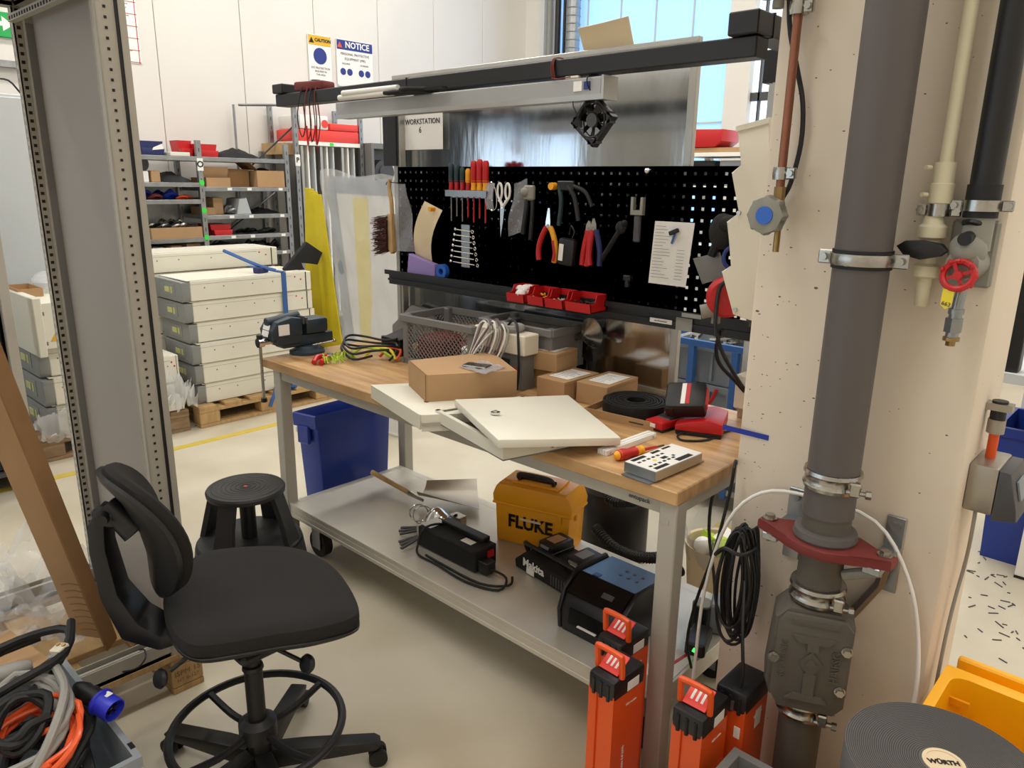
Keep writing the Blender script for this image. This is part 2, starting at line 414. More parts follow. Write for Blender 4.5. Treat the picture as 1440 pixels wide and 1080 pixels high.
g = G().lathe([(.0, 0), (.05, 0), (.055, .006), (.055, .010), (.05, .016), (0, .018)], (0, 0, 0), 20)
g.bb(-.15, .0, -.02, .02, .002, .014, bev=.004).bb(0, .14, -.012, .012, .004, .012)
md = solo('magnet_disc', g, 'blackmatt', 'flat black oval holder lying on the lamp in front of the beam', 'holder'); md.location = (.86, .14, 1.884)
# multimeter on the beam's left end
mm = thing('multimeter', 'dark red multimeter on the left end of the black overhead beam', 'multimeter', (.19, .2, 1.938), .25)
part('body', G().box((0, 0, .018), (.15, .07, .032), bev=.008, seg=2), 'darkred', mm)
part('dial', G().cyl((.01, 0, .034), (.01, 0, .040), .018), 'black', mm)
for k, (m_, dx) in enumerate((('black', 0), ('darkred', .03), ('black', .05), ('darkred', .075))):
    part('test_lead', G().tube([(-.03+dx, -.03, .02), (-.035+dx, -.045, -.02), (-.05+dx*1.3, -.048, -.10), (-.03+dx, -.05, -.17-.01*k), (-.01+dx, -.05, -.13), (-.02+dx, -.045, -.05)], .0022, 6), m_, mm)
for dx in (-.005, .04): part('probe', G().cyl((dx, -.05, -.13), (dx+.005, -.05, -.20), .004).cyl((dx+.005, -.05, -.2), (dx+.006, -.05, -.225), .001), 'red', mm)
# fan hanging from the lamp end
fn = thing('fan', 'black square computer fan hanging by its wires from the lamp end', 'fan', (1.545, .2, 1.70))
R = Euler((0, math.radians(40), 0)).to_matrix()
def rt(g): bmesh.ops.transform(g.bm, matrix=Matrix.Translation((1.545, .2, 1.777)) @ R.to_4x4(), verts=g.bm.verts); return g
g = G()
for a in range(4):
    t = a*PI/2; c, d = math.cos(t), math.sin(t)
    g.box((.0475*c, 0, .0475*d), (.006 if a % 2 == 0 else .1, .026, .1 if a % 2 == 0 else .006), 0)
for a in range(4):
    t = PI/4+a*PI/2; g.box((.056*math.cos(t), 0, .056*math.sin(t)), (.03, .026, .012), rot=(0, -t+PI/2, 0)).cyl((.058*math.cos(t), -.014, .058*math.sin(t)), (.058*math.cos(t), .014, .058*math.sin(t)), .003)
n = 28
for y in (-.013, .013):
    g.ring((0, y, 0), .045, .0025, 28, 6, Euler((PI/2, 0, 0)).to_matrix())
part('housing', rt(g), 'black', fn, True)
g = G().cyl((0, -.012, 0), (0, .012, 0), .018, n=20)
for a in range(4): t = a*PI/2+.3; g.box((.032*math.cos(t), .011, .032*math.sin(t)), (.03, .003, .004), rot=(0, -t, 0))
part('hub', rt(g), 'darkgrey', fn, True)
for a in range(7):
    t = a*2*PI/7
    g = G().box((.03, 0, 0), (.026, .0015, .022), rot=(.6, 0, 0)); bmesh.ops.rotate(g.bm, matrix=Matrix.Rotation(t, 3, 'Y'), verts=g.bm.verts)
    part('blade', rt(g), 'blackgloss', fn, True)
part('wire', G().tube([(1.49, .2, 1.79), (1.482, .185, 1.82), (1.487, .19, 1.85), (1.5, .2, 1.886)], .0015, 6), 'black', fn, True)
part('wire', G().tube([(1.56, .19, 1.83), (1.553, .158, 1.86), (1.55, .16, 1.885), (1.553, .2, 1.892)], .002, 6), 'black', fn, True)
g = G()
for k in range(3): g.tube([(1.42+k*.006, .165, 1.888), (1.418+k*.004, .163, 1.92), (1.42+k*.003, .172, 1.942), (1.43, .2, 1.944)], .0016, 6)
g.tube([(1.42, .165, 1.89), (1.45, .155, 1.885), (1.49, .16, 1.888)], .0016, 6)
solo('wire_loop', g, 'darkred', 'thin dark red wires looped over the black beam above the fan', 'wire')
solo('terminal_block', G().bb(1.463, 1.51, .168, .195, 1.8845, 1.8915, bev=.002), 'cream', 'small cream terminal block on top of the lamp near the fan', 'terminal block')
# cardboard on top of the sheet board
g = G().sheet(lambda u, v: Vector((1.05+.215*u+.006*v, .79-.06*v+.004*math.sin(u*4), 2.045+.095*v+.012*u*v)), 8, 6, .003)
solo('card_sheet', g, 'tapecream', 'beige cardboard sheet sticking up behind the top of the sheet board', 'cardboard')
# WORKSTATION 6 sheet
g = G().sheet(lambda u, v: Vector((.056+.296*u, .716-.003*math.sin(u*3), 1.742+.148*v)), 6, 6, .001)
ws = thing('paper_sign', 'white paper sign reading WORKSTATION 6 on the sheet board', 'sign', (.2, .716, 1.742))
part('sheet', g, 'paper', ws, True)
text('lettering', 'WORKSTATION', .0315, 'print', ws, (.222, .7115, 1.858), (1, 0, 0), (0, 0, 1), bold=.0004)
text('lettering', '6', .036, 'print', ws, (.208, .7115, 1.823), (1, 0, 0), (0, 0, 1), bold=.0004)

# ---------------------------------------------------------------- tools on the pegboard
Y = .64
hd = thing('tool_rack', 'grey metal screwdriver rack hooked on the pegboard', 'rack', (.58, .65, 1.56))
part('shelf_strip', G().bb(.475, .715, .615, .655, 1.572, 1.575).bb(.475, .715, .653, .657, 1.545, 1.575).bb(.475, .715, .614, .616, 1.55, 1.575), 'zinc', hd, True)
HND = ((0, 'teal', 'red'), (1, 'teal', 'red'), (2, 'teal', 'red'), (3, 'yellow', 'red'), (4, 'red', 'yellow'), (5, 'red', 'yellow'), (6, 'red', 'yellow'))
WHICH = ('first from the left, dark green and red handle', 'second from the left, dark green and red handle', 'third from the left, dark green and red handle', 'with short yellow and red handle in the middle', 'insulated red and yellow, left of the large ones', 'insulated red and yellow, tallest handle', 'insulated red and yellow, last on the right')
for k, c1, c2 in HND:
    x = .492+.0335*k; big = k > 3; H = (.105, .10, .09, .085, .115, .12, .115)[k]; r = .0115 if not big else .014
    t = thing('screwdriver', 'screwdriver in the pegboard rack, '+WHICH[k], 'screwdriver', (x, .634, 1.47), 0, 'screwdrivers in the rack')
    z = .105
    part('handle', G().lathe([(r*.6, z), (r*.7, z+.02), (r, z+.035), (r*.95, z+H*.75), (r, z+H-.01), (r*.6, z+H)], (0, 0, 0), 12), c1, t)
    part('collar', G().lathe([(r*.72, z-.002), (r*.95, z+.003), (r*.8, z+.02), (r*.95, z+.034), (r*1.02, z+.038)], (0, 0, 0), 12), c2, t)
    part('blade', G().cyl((0, 0, z), (0, 0, .0 if k % 2 else -.02), .0028 if k < 3 else .0035, n=8), 'steel' if k < 3 else 'red', t)
# clear safety goggles and scissors
gg = thing('safety_glasses', 'clear safety glasses hanging beside the white scissors', 'glasses', (.73, .64, 1.50))
part('lens', G().sheet(lambda u, v: Vector((.722+.05*(u-.5)*(1-.2*v), .632-.01*math.sin(v*PI), 1.605-.10*v)), 6, 8, .001), 'bagplastic', gg, True)
part('frame', G().tube([(.70, .632, 1.60), (.697, .63, 1.55), (.72, .632, 1.505), (.75, .634, 1.51), (.752, .634, 1.56), (.735, .632, 1.605)], .002, 6, True), 'chrome', gg, True)
sc = thing('scissors', 'pair of scissors with white handles hanging on the pegboard', 'scissors', (.79, .64, 1.40))
for dx in (-.02, .022):
    part('handle', G().tube([(.79+dx+.012*math.cos(a*PI/4), .635, 1.575+.03*math.sin(a*PI/4)) for a in range(8)], .0045, 8, True).cyl((.79+dx, .635, 1.545), (.786, .635, 1.515), .006), 'white', sc, True)
part('blade', G().prism([(.775, 1.52), (.797, 1.52), (.79, 1.46), (.778, 1.40), (.775, 1.46)], .633, .637, 'y'), 'steel', sc, True)
part('pivot', G().cyl((.787, .63, 1.515), (.787, .64, 1.515), .005), 'chrome', sc, True)
# wrench set in a holder
wr = thing('wrench_set', 'clear holder with a set of chrome combination wrenches', 'wrench set', (.57, .65, 1.262))
part('holder', G().bb(.535, .585, .649, .653, 1.262, 1.437), 'zinc', wr, True)
for k in range(7):
    z = 1.416-.0225*k; L = .052+.005*k; x = .560
    g = G().cyl((x-L*.8, .64, z), (x+L*.8, .64, z-.004), .0028, n=8)
    g.sph((x-L, .64, z+.001), .0075, (1, .5, .9), 8, 6).ring((x+L, .64, z-.005), .006, .0025, 10, 6, Euler((PI/2, 0, 0)).to_matrix())
    part('wrench', g, 'chrome', wr, True)
# beige card, eraser, tape, bags, brush
g = G().sheet(lambda u, v: Vector((.36-.065*v-.015*math.sin(v*3)+(u-.5)*.108, .648-.02*math.sin(v*PI)+.006*u, 1.525-.235*v-.035*u)), 6, 8, .001)
pc = thing('note_card', 'long beige card hanging from a yellow pin on the left of the pegboard', 'card', (.33, .65, 1.29))
part('sheet', g, 'tapecream', pc, True)
part('pin', G().cyl((.368, .62, 1.493), (.368, .65, 1.493), .010, .008), 'yellow', pc, True)
solo('sponge', G().prism([(.218, 1.204), (.405, 1.204), (.407, 1.262), (.29, 1.283), (.232, 1.297)], .612, .640, 'y', .003), 'purple', 'purple foam block on the black ledge at the left', 'foam block')
g = G().lathe([(.014, 0), (.031, 0), (.032, .002), (.032, .022), (.031, .024), (.014, .024), (.013, .02), (.013, .002), (.014, 0)], (.445, .612+.024, 1.236), 24, Euler((PI/2, 0, 0)).to_matrix())
solo('tape_roll', g, 'blue', 'small roll of blue tape standing on the black ledge beside the purple block', 'tape roll')
bs = thing('hand_brush', 'hand brush with dark brown bristles hanging at the left end of the pegboard', 'brush', (.1, .6, 1.28))
part('handle', G().tube([(.128, .60, 1.615), (.124, .60, 1.57), (.136, .60, 1.52), (.138, .60, 1.46)], .009, 8).prism([(.118, 1.465), (.148, 1.465), (.150, 1.30), (.135, 1.29), (.118, 1.31)], .588, .612, 'y', .002), 'palewood', bs, True)
g = G()
for i in range(420):
    z = random.uniform(1.30, 1.46); y = random.uniform(.575, .625); l = random.uniform(.075, .105)
    g.cyl((.12, y, z), (.12-l, y+random.uniform(-.015, .015), z-random.uniform(.0, .03)), .0016, .0012, 3)
part('bristles', g, 'bristle', bs, True)['kind'] = 'stuff'
part('hook', G().tube([(.10, .60, 1.59), (.115, .60, 1.605), (.15, .60, 1.60), (.155, .66, 1.60)], .002, 6), 'black', bs, True)
g = G().sheet(lambda u, v: Vector((.155+.02*v+.10*u*(.45+.5*v)-.01*v, .60+.035*u+.008*math.sin(v*9+u*4), 1.595-.29*v)), 8, 14)
solo('plastic_bag', g, 'bagplastic', 'clear plastic bag hanging beside the hand brush', 'bag')
g = G().sheet(lambda u, v: Vector((.885+.075*(u-.5)-.03*v, .632+.008*math.sin(v*7+u*5), 1.605-.20*v+.02*u)), 6, 12)
solo('plastic_bag', g, 'bagplastic', 'clear bag of small black parts hanging right of the scissors', 'bag')
ct = thing('wire_stripper', 'grey and black wire tool hanging right of the scissors', 'tool', (.93, .63, 1.41))
part('head', G().bb(.905, .955, .618, .64, 1.545, 1.60, bev=.006).sph((.915, .62, 1.575), .018), 'valvegrey', ct, True)
part('handle', G().tube([(.92, .63, 1.55), (.915, .628, 1.50), (.90, .63, 1.42)], .010, 8), 'black', ct, True)
part('handle', G().tube([(.945, .63, 1.55), (.948, .628, 1.50), (.938, .63, 1.40)], .008, 8), 'black', ct, True)
cr = thing('crimping_tool', 'black crimping tool with yellow knob, high on the pegboard', 'crimper', (1.11, .63, 1.46))
part('head', G().box((1.10, .635, 1.60), (.075, .016, .035), bev=.004), 'black', cr, True)
part('knob', G().cyl((1.045, .615, 1.598), (1.045, .64, 1.598), .013), 'yellow', cr, True)
part('handle', G().tube([(1.07, .633, 1.60), (1.085, .63, 1.54), (1.075, .632, 1.46)], .0085, 8), 'teal', cr, True)
part('handle', G().tube([(1.11, .633, 1.60), (1.145, .63, 1.56), (1.165, .632, 1.48)], .0085, 8), 'black', cr, True)
part('handle', G().tube([(1.135, .633, 1.60), (1.185, .64, 1.58), (1.215, .642, 1.53)], .0075, 8), 'black', cr, True)
def pliers(name, label, x, z, m1, m2, sp=1.0, nose=.055, tilt=0):
    t = thing(name, label, 'pliers', (x, .637, z)); t.rotation_euler = (0, tilt, 0)
    part('jaws', G().prism([(-.011, .0), (.011, .0), (.011, .02), (.004, .02+nose), (.0006, .02+nose), (0, .03), (-.0006, .02+nose), (-.004, .02+nose), (-.011, .02)], -.006, .006, 'y'), 'chrome', t)
    part('pivot', G().cyl((0, -.008, .005), (0, .008, .005), .007), 'steel', t)
    for k, mm_ in ((-1, m1), (1, m2)):
        g = G().tube([(k*.007, 0, .0), (k*.014*sp, 0, -.012), (k*.028*sp, 0, -.05), (k*.034*sp, 0, -.09), (k*.030*sp, 0, -.125)], .0105, 10)
        h = part('handle', g, mm_, t)
    return t
pliers('pliers', 'long-nose pliers with red and yellow insulated handles, open, pointing up', 1.022, 1.45, 'red', 'yellow', 1.25, .05, .05)
part('sleeve', G().tube([(.031, -.004, -.045), (.042, -.004, -.09), (.038, -.004, -.12)], .0085, 8), 'red', bpy.data.objects['pliers'])
pliers('side_cutter', 'red and blue pliers hanging below the crimping tool', 1.235, 1.452, 'red', 'navy', .7, .02, -.05)
pliers('side_cutter', 'small pliers with red handles just left of the red and blue pliers', 1.21, 1.448, 'red', 'red', .35, .015, .12)
tb = thing('cable_tester', 'black handheld tester with white label hanging between the pliers', 'tester', (1.12, .62, 1.32))
part('body', G().box((1.122, .628, 1.367), (.075, .03, .10), bev=.012, seg=2, rot=(0, .08, 0)), 'black', tb, True)
part('label', G().box((1.105, .6115, 1.366), (.02, .002, .06), rot=(0, .08, 0)), 'label', tb, True)
part('cord', G().tube([(1.14, .63, 1.415), (1.15, .63, 1.44), (1.13, .635, 1.46), (1.12, .64, 1.43)], .003, 6), 'black', tb, True)
lc = thing('cable_cutter', 'black long-handled cutter hanging diagonally on the pegboard', 'cutter', (1.3, .64, 1.34))
part('head', G().sph((1.345, .638, 1.465), .022, (1, .5, 1)).sph((1.36, .638, 1.48), .012), 'blackmatt', lc, True)
part('handle', G().tube([(1.34, .638, 1.455), (1.31, .638, 1.41), (1.265, .638, 1.345)], .009, 8), 'blackmatt', lc, True)
ck = thing('clamp_tool', 'grey U-shaped clamp tool with dark handle right of the cutters', 'tool', (1.41, .64, 1.42))
part('jaw', G().prism([(1.387, 1.51), (1.435, 1.51), (1.435, 1.568), (1.425, 1.568), (1.425, 1.525), (1.397, 1.525), (1.397, 1.568), (1.387, 1.568)], .628, .645, 'y', .001), 'valvegrey', ck, True)
part('handle', G().bb(1.40, 1.425, .63, .645, 1.42, 1.51, bev=.004), 'darkgrey', ck, True)
# handwritten list under a magnet
pp = thing('handwritten_note', 'white handwritten note sheet held by a small magnet on the pegboard', 'note', (1.53, .65, 1.285))
part('sheet', G().sheet(lambda u, v: Vector((1.472+.148*u-.012*v, .653-.008*v*u, 1.493-.206*v)), 6, 8, .001), 'paper', pp, True)
g = G()
for i in range(17):
    z = 1.478-.0105*i; a = random.uniform(.03, .07); o_ = -.012*i/20
    g.bb(1.480+o_, 1.48+o_+a, .6505-.004, .6507-.004, z-.001, z)
    if i > 6: g.bb(1.572+o_, 1.60+o_, .6455-.003, .6457-.003, z-.001, z)
part('handwriting', g, 'print', pp, True)['kind'] = 'stuff'
part('magnet', G().box((1.553, .640, 1.462), (.035, .012, .014), rot=(0, -.4, 0), bev=.002), 'black', pp, True)
part('blue_slip', G().box((1.55, .644, 1.44), (.008, .001, .035), rot=(0, .3, 0)), 'railblue', pp, True)
solo('cable_clip', G().bb(1.365, 1.395, .635, .658, 1.285, 1.305, bev=.003).cyl((1.38, .645, 1.265), (1.38, .645, 1.29), .010), 'black', 'small black clip mounted low on the pegboard', 'clip')
g = G().bb(1.36, 1.395, .652, .6585, 1.645, 1.657); MW = solo('hook', G().cyl((1.445, .63, 1.652), (1.445, .659, 1.652), .007).sph((1.445, .628, 1.652), .010), 'chrome', 'silver peg near the top right of the pegboard', 'peg')
g.bm.free()
# small red bins on the ledge: four
for k in range(4):
    x = (.925, 1.03, 1.115, 1.21)[k]; wd = (.085, .075, .08, .11)[k]
    c = (('white rag', 'yellow-brown caps', 'grey screws', 'black clips')[k])
    t = thing('small_bin', 'small red open-front bin holding '+c+' on the black ledge', 'bin', (x+wd/2, .575, 1.203), 0, 'red bins on the ledge')
    t.location.z = 1.1765
    g = G(); a, b = -wd/2, wd/2
    g.bb(a, b, -.05, .035, 0, .003).bb(a, b, .032, .035, 0, .06)
    for e in (a, b-.003): g.prism([(-.055, 0), (.035, 0), (.035, .06), (-.02, .06), (-.03, .035), (-.06, .03)], e, e+.003, 'x')
    g.prism([(-.055, 0), (-.05, 0), (-.056, .032), (-.061, .032)], a, b, 'x')
    part('body', g, 'red', t)
    g = G()
    for i in range(14 if k else 6):
        p = (random.uniform(a+.012, b-.012), random.uniform(-.045, .02), random.uniform(.012, .03))
        if k == 0: g.sph((p[0], p[1], p[2]+.02), .018, (1.2, 1, .8), 8, 6)
        else: g.cyl(p, (p[0]+random.uniform(-.015, .015), p[1]+random.uniform(-.01, .01), p[2]+.006), .004, n=6)
    part('contents', g, ('paper', 'yellow', 'steel', 'black')[k], t)['kind'] = 'stuff'
# right end: dark cap, antistatic bag, red lead reel, cream serrated holder
g = G().sph((1.745, .60, 1.475), .05, (.9, .5, 1.1), 12, 8).sph((1.78, .58, 1.50), .032, (1.3, .6, .8), 10, 6).tube([(1.73, .6, 1.44), (1.715, .6, 1.40)], .014, 8)
solo('work_glove', g, 'blackmatt', 'crumpled dark grey glove hanging at the right end of the pegboard', 'glove')
solo('hose_ring', G().ring((1.80, .59, 1.40), .035, .006, 20, 8, Euler((PI/2, 0, .3)).to_matrix()), 'signblue', 'dark blue hose ring hanging beside the grey bag', 'ring')
g = G().prism([(1.645, 1.385), (1.735, 1.412), (1.765, 1.355), (1.745, 1.33), (1.685, 1.308)], .612, .618, 'y', .001)
solo('antistatic_bag', g, 'greyplastic', 'flat grey antistatic bag hanging at the right end of the pegboard', 'bag')
rr = thing('cable_reel', 'red cable reel at the right end of the ledge beside the cream holder', 'reel', (1.80, .52, 1.205))
part('drum', G().lathe([(.01, -.03), (.05, -.03), (.06, -.02), (.06, .02), (.05, .03), (.01, .03)], (1.812, .535, 1.29), 24, Euler((PI/2, 0, .5)).to_matrix()), 'red', rr, True)
part('hub', G().bb(1.77, 1.79, .53, .55, 1.204, 1.26).cyl((1.75, .50, 1.24), (1.78, .52, 1.25), .022), 'valvegrey', rr, True)
part('cord', G().tube([(1.83, .50, 1.345), (1.81, .49, 1.32), (1.81, .48, 1.25), (1.82, .47, 1.18)], .006, 8), 'black', rr, True)
hl = thing('serrated_holder', 'cream plastic holder with saw-tooth edge between the pegboard and the column', 'holder', (1.9, .47, 1.2))
poly = [(1.838, 1.765), (1.932, 1.785), (1.965, 1.50), (1.956, 1.24), (1.878, 1.255), (1.831, 1.373), (1.864, 1.39), (1.833, 1.512), (1.881, 1.541), (1.866, 1.542), (1.835, 1.645), (1.867, 1.663)]
part('body', G().prism(poly, .45, .60, 'y', .004), 'cream', hl, True)
part('edge_strip', G().prism([(1.838, 1.765), (1.932, 1.785), (1.93, 1.77), (1.842, 1.752)], .445, .45, 'y'), 'cream', hl, True)
for q in ((1.87, 1.538), (1.885, 1.27)): part('screw', G().cyl((q[0], .444, q[1]), (q[0], .451, q[1]), .006), 'alu', hl, True)
part('post', G().bb(1.915, 1.945, .60, .68, 1.18, 1.78), 'legpaint', hl, True)
# ---------------------------------------------------------------- on the bench top
B = BT
vs = thing('bench_vise', 'dark blue-green bench vise clamped to the left end of the workbench', 'vise', (0, 0, 0), 0)
part('base', G().lathe([(.075, 0), (.075, .012), (.055, .022), (.05, .035), (0, .036)], (.175, .17, B), 20).bb(.10, .25, .15, .19, B, B+.02, bev=.004), 'vicegreen', vs, True)
part('body', G().bb(.05, .30, .15, .225, B+.035, B+.085, bev=.01, seg=2).bb(.02, .14, .14, .235, B+.05, B+.125, bev=.012, seg=2), 'vicegreen', vs, True)
g = G().prism([(.0, B+.08), (.14, B+.09), (.14, B+.16), (.09, B+.17), (.02, B+.155), (-.005, B+.12)], .135, .24, 'y', .008)
part('fixed_jaw', g, 'vicegreen', vs, True)
part('moving_jaw', G().bb(.16, .27, .14, .235, B+.085, B+.15, bev=.012, seg=2), 'vicegreen', vs, True)
part('jaw_plate', G().bb(.138, .147, .13, .245, B+.135, B+.168).bb(.153, .162, .13, .245, B+.135, B+.16), 'darkgrey', vs, True)
part('anvil', G().cyl((.0, .187, B+.15), (.15, .187, B+.165), .02, n=14), 'vicegreen', vs, True)
part('label', G().box((-.004, .187, B+.118), (.002, .05, .05), rot=(0, .3, 0)), 'label', vs, True)
part('label', G().box((.05, .134, B+.12), (.05, .002, .045)), 'label', vs, True)
part('screw', G().cyl((-.03, .187, B+.07), (.05, .187, B+.07), .013).cyl((-.045, .187, B+.07), (-.02, .187, B+.07), .02), 'chrome', vs, True)
part('handle', G().cyl((-.034, .187, B+.085), (-.034, .187, B-.17), .0065), 'steel', vs, True)
part('handle_knob', G().cyl((-.034, .187, B+.085), (-.034, .187, B+.103), .013).cyl((-.034, .187, B-.185), (-.034, .187, B-.168), .013), 'black', vs, True)
part('lock_lever', G().cyl((.19, .145, B+.035), (.27, .10, B+.05), .004).sph((.27, .10, B+.05), .008), 'steel', vs, True)
for c in vs.children: c.data.transform(Matrix.Translation((-0, -.187, -B)) @ wm(vs))
vs.location = (.02, .02, B); vs.rotation_euler = (0, 0, PI/2)
rp = thing('side_cutter', 'red-handled cutter lying on the bench in front of the vise', 'pliers', (.24, .13, B), 0)
part('handle', G().tube([(.225, .165, B+.02), (.235, .12, B+.025), (.262, .085, B+.012)], .011, 8), 'red', rp, True)
part('handle', G().tube([(.23, .17, B+.012), (.25, .135, B+.012), (.285, .105, B+.012)], .011, 8), 'red', rp, True)
part('jaws', G().box((.208, .19, B+.014), (.05, .03, .018), rz=2.2, bev=.004), 'steel', rp, True)
g = G(); random.seed(3)
for i in range(22):
    x, y = random.uniform(.21, .31), random.uniform(.15, .26); a = random.uniform(0, 6)
    g.tube([(x, y, B+.004), (x+.02*math.cos(a), y+.02*math.sin(a), B+.018+random.uniform(0, .02)), (x+.04*math.cos(a+.6), y+.03*math.sin(a+.6), B+.006)], .0025, 5)
solo('wire_scraps', g, 'lime', 'heap of yellow-green wire scraps beside the red cutter', 'wire')['kind'] = 'stuff'
for k in range(3):
    pts = [(.30+.14*math.cos(a*.7+k*.6)+.012*k, .33+.10*math.sin(a*.7+k*.6), B+.012+.02*k+.03*abs(math.sin(a*.9+k))) for a in range(9)]
    solo('cable', G().tube(pts, .0052, 8), 'black', ('lowest', 'middle', 'top')[k]+' of the black cable loops lying behind the wire scraps', 'cable')
for k, c in enumerate(('lime', 'lightyellow', 'orange')):
    g = G().tube([(.27+.04*k, .25+.05*k, B+.01), (.31+.04*k, .29+.04*k, B+.05), (.38+.03*k, .33+.03*k, B+.045), (.43+.01*k, .36, B+.01)], .006, 6)
    solo('wire', g, c, ('bright green-yellow', 'pale yellow', 'orange')[k]+' wire under the black cable loops beside the crate', 'wire')
bd = thing('drawer_slide', 'black metal bracket lying before the grey lattice crate', 'bracket', (.33, .47, B), .1)
part('plate', G().box((.33, .50, B+.07), (.17, .10, .012), rot=(.25, .05, -.1), bev=.002).box((.32, .44, B+.05), (.13, .02, .05), bev=.002), 'black', bd, True)
part('foot', G().bb(.28, .38, .43, .47, B, B+.03), 'blackmatt', bd, True)
g = G().prism([(-.13, 0), (.14, 0), (.14, .12), (.10, .16), (-.0, .17), (-.13, .06)], 0, .03, 'y', .002)
bmesh.ops.transform(g.bm, matrix=Matrix.Translation((.16, .68, B)) @ Matrix.Rotation(.1, 4, 'Z'), verts=g.bm.verts)
solo('metal_cover', g, 'greyplastic', 'grey angular metal cover standing behind the black bracket', 'cover')
# lattice crate (rotated a little) and a second crate behind
def lattice_crate(loc, rz, L, Wd, H, label, solid=False):
    t = thing('plastic_crate', label, 'crate', loc, rz, None)
    m_ = 'greyplastic'
    part('bottom', G().bb(-L/2+.01, L/2-.01, -Wd/2+.01, Wd/2-.01, 0, .008), m_, t)
    for q in ((-1, -1), (1, -1), (1, 1), (-1, 1)):
        part('corner_post', G().box((q[0]*(L/2-.018), q[1]*(Wd/2-.018), H/2), (.032, .032, H), bev=.005), m_, t)
    g = G()
    for e in (-1, 1):
        g.bb(-L/2-.004, L/2+.004, e*(Wd/2)-.008, e*(Wd/2)+.008, H-.03, H, bev=.003).bb(e*(L/2)-.008, e*(L/2)+.008, -Wd/2, Wd/2, H-.03, H, bev=.003)
        g.bb(-L/2, L/2, e*(Wd/2-.006)-.004, e*(Wd/2-.006)+.004, 0, .025).bb(e*(L/2-.006)-.004, e*(L/2-.006)+.004, -Wd/2, Wd/2, 0, .025)
    part('rim', g, m_, t)
    z0, z1 = .02, H-.03
    for (ax, e, half) in (('y', -1, L/2-.03), ('y', 1, L/2-.03), ('x', -1, Wd/2-.03), ('x', 1, Wd/2-.03)):
        g = G(); fix = e*((Wd if ax == 'y' else L)/2-.008)
        if solid: 
            if ax == 'y': g.bb(-half, half, fix-.003, fix+.003, z0, z1)
            else: g.bb(fix-.003, fix+.003, -half, half, z0, z1)
        else:
            step = .0215; h = z1-z0; k = int((2*half+h)/step)+1
            for d in (-1, 1):
                for i in range(k):
                    a = -half-h+i*step if d == 1 else -half+i*step
                    u0, u1, w0, w1 = a, a+h*d, z0, z1
                    if d == -1: u0, u1 = a, a-h
                    def cut(u, w_, uu, ww, lim):
                        f = (lim-u)/(uu-u); return lim, w_+(ww-w_)*f
                    lo, hi = (u0, w0), (u1, w1)
                    if lo[0] > hi[0]: lo, hi = hi, lo
                    if hi[0] <= -half or lo[0] >= half: continue
                    if lo[0] < -half: lo = cut(*lo, *hi, -half)
                    if hi[0] > half: hi = cut(*lo, *hi, half)
                    p, q = (Vector((lo[0], fix, lo[1])), Vector((hi[0], fix, hi[1]))) if ax == 'y' else (Vector((fix, lo[0], lo[1])), Vector((fix, hi[0], hi[1])))
                    if (q-p).length > .004: g.cyl(p, q, .0021, n=4, cap=False)
        part('lattice_wall' if not solid else 'side_wall', g, m_, t)['kind'] = 'stuff' if not solid else 'part'
    return t
c1 = lattice_crate((.66, .52, B), .05, .40, .27, .205, 'grey plastic lattice crate with red parts standing at the back of the bench')
g = G(); random.seed(5)
part('contents', G().box((-.09, -.02, .065), (.14, .16, .11), bev=.02).box((-.02, .05, .05), (.12, .08, .08), bev=.01), 'darkred', c1, label='dark red contents')
part('contents', G().box((.09, .02, .05), (.10, .12, .08), bev=.01).sph((.11, .03, .11), .025), 'label', c1, label='white contents')
c2 = lattice_crate((.98, .60, B+.06), .02, .36, .2, .16, 'solid grey crate sitting behind the lattice crate', True)
part('contents', G().box((0, 0, .05), (.2, .12, .07), bev=.01), 'darkgrey', c2)
solo('grey_case', G().bb(.80, 1.14, .52, .69, B, B+.058, bev=.005), 'greyplastic', 'dark grey flat case under the second crate', 'case')
# power strip / white boxes with coiled cables
pb = thing('junction_box', 'white electrical box with grey socket behind the cable bundle', 'box', (1.0, .49, B))
part('body', G().bb(.955, 1.125, .40, .48, B+.13, B+.205, bev=.004).bb(.86, .953, .41, .48, B+.135, B+.21, bev=.004), 'cream', pb, True)
part('lower_body', G().bb(.93, 1.11, .41, .475, B, B+.13, bev=.003), 'greyplastic', pb, True)
part('socket', G().bb(.97, 1.05, .405, .41, B+.03, B+.11, bev=.002).cyl((1.01, .40, B+.07), (1.01, .406, B+.07), .025), 'teal', pb, True)
part('red_button', G().cyl((1.075, .402, B+.07), (1.075, .41, B+.07), .012), 'red', pb, True)
part('side_roll', G().ring((1.03, .44, B+.22), .035, .012, 20, 8), 'cablegrey', pb, True)
for k in range(8):
    a = k*.012
    pts = [(.82+a, .38, B+.02), (.87+a, .385-.01*k, B+.12), (.905+a*1.2, .39, B+.215+.012*(k % 3)), (.945+a*1.2, .385, B+.235+.006*(k % 2)), (.96+a*1.3, .375, B+.19), (.93+a*1.2, .36, B+.10), (.89+a, .34, B+.04), (.87+a*1.4, .31, B+.01)]
    solo('white_cable', G().tube(pts, .0036, 7), ('label', 'cablegrey', 'plumcable')[k % 3], ('first', 'second', 'third', 'fourth', 'fifth', 'sixth', 'seventh', 'last')[k]+' strand from the left of the pale cable bundle by the white electrical box', 'cable', 'pale cables beside the crate')
solo('black_lead', G().tube([(1.0, .44, B+.215), (1.03, .44, B+.245), (1.08, .41, B+.235), (1.10, .395, B+.18), (1.11, .39, B+.08), (1.11, .38, B+.01)], .0045, 7), 'black', 'black cord draped over the white electrical box', 'cord')
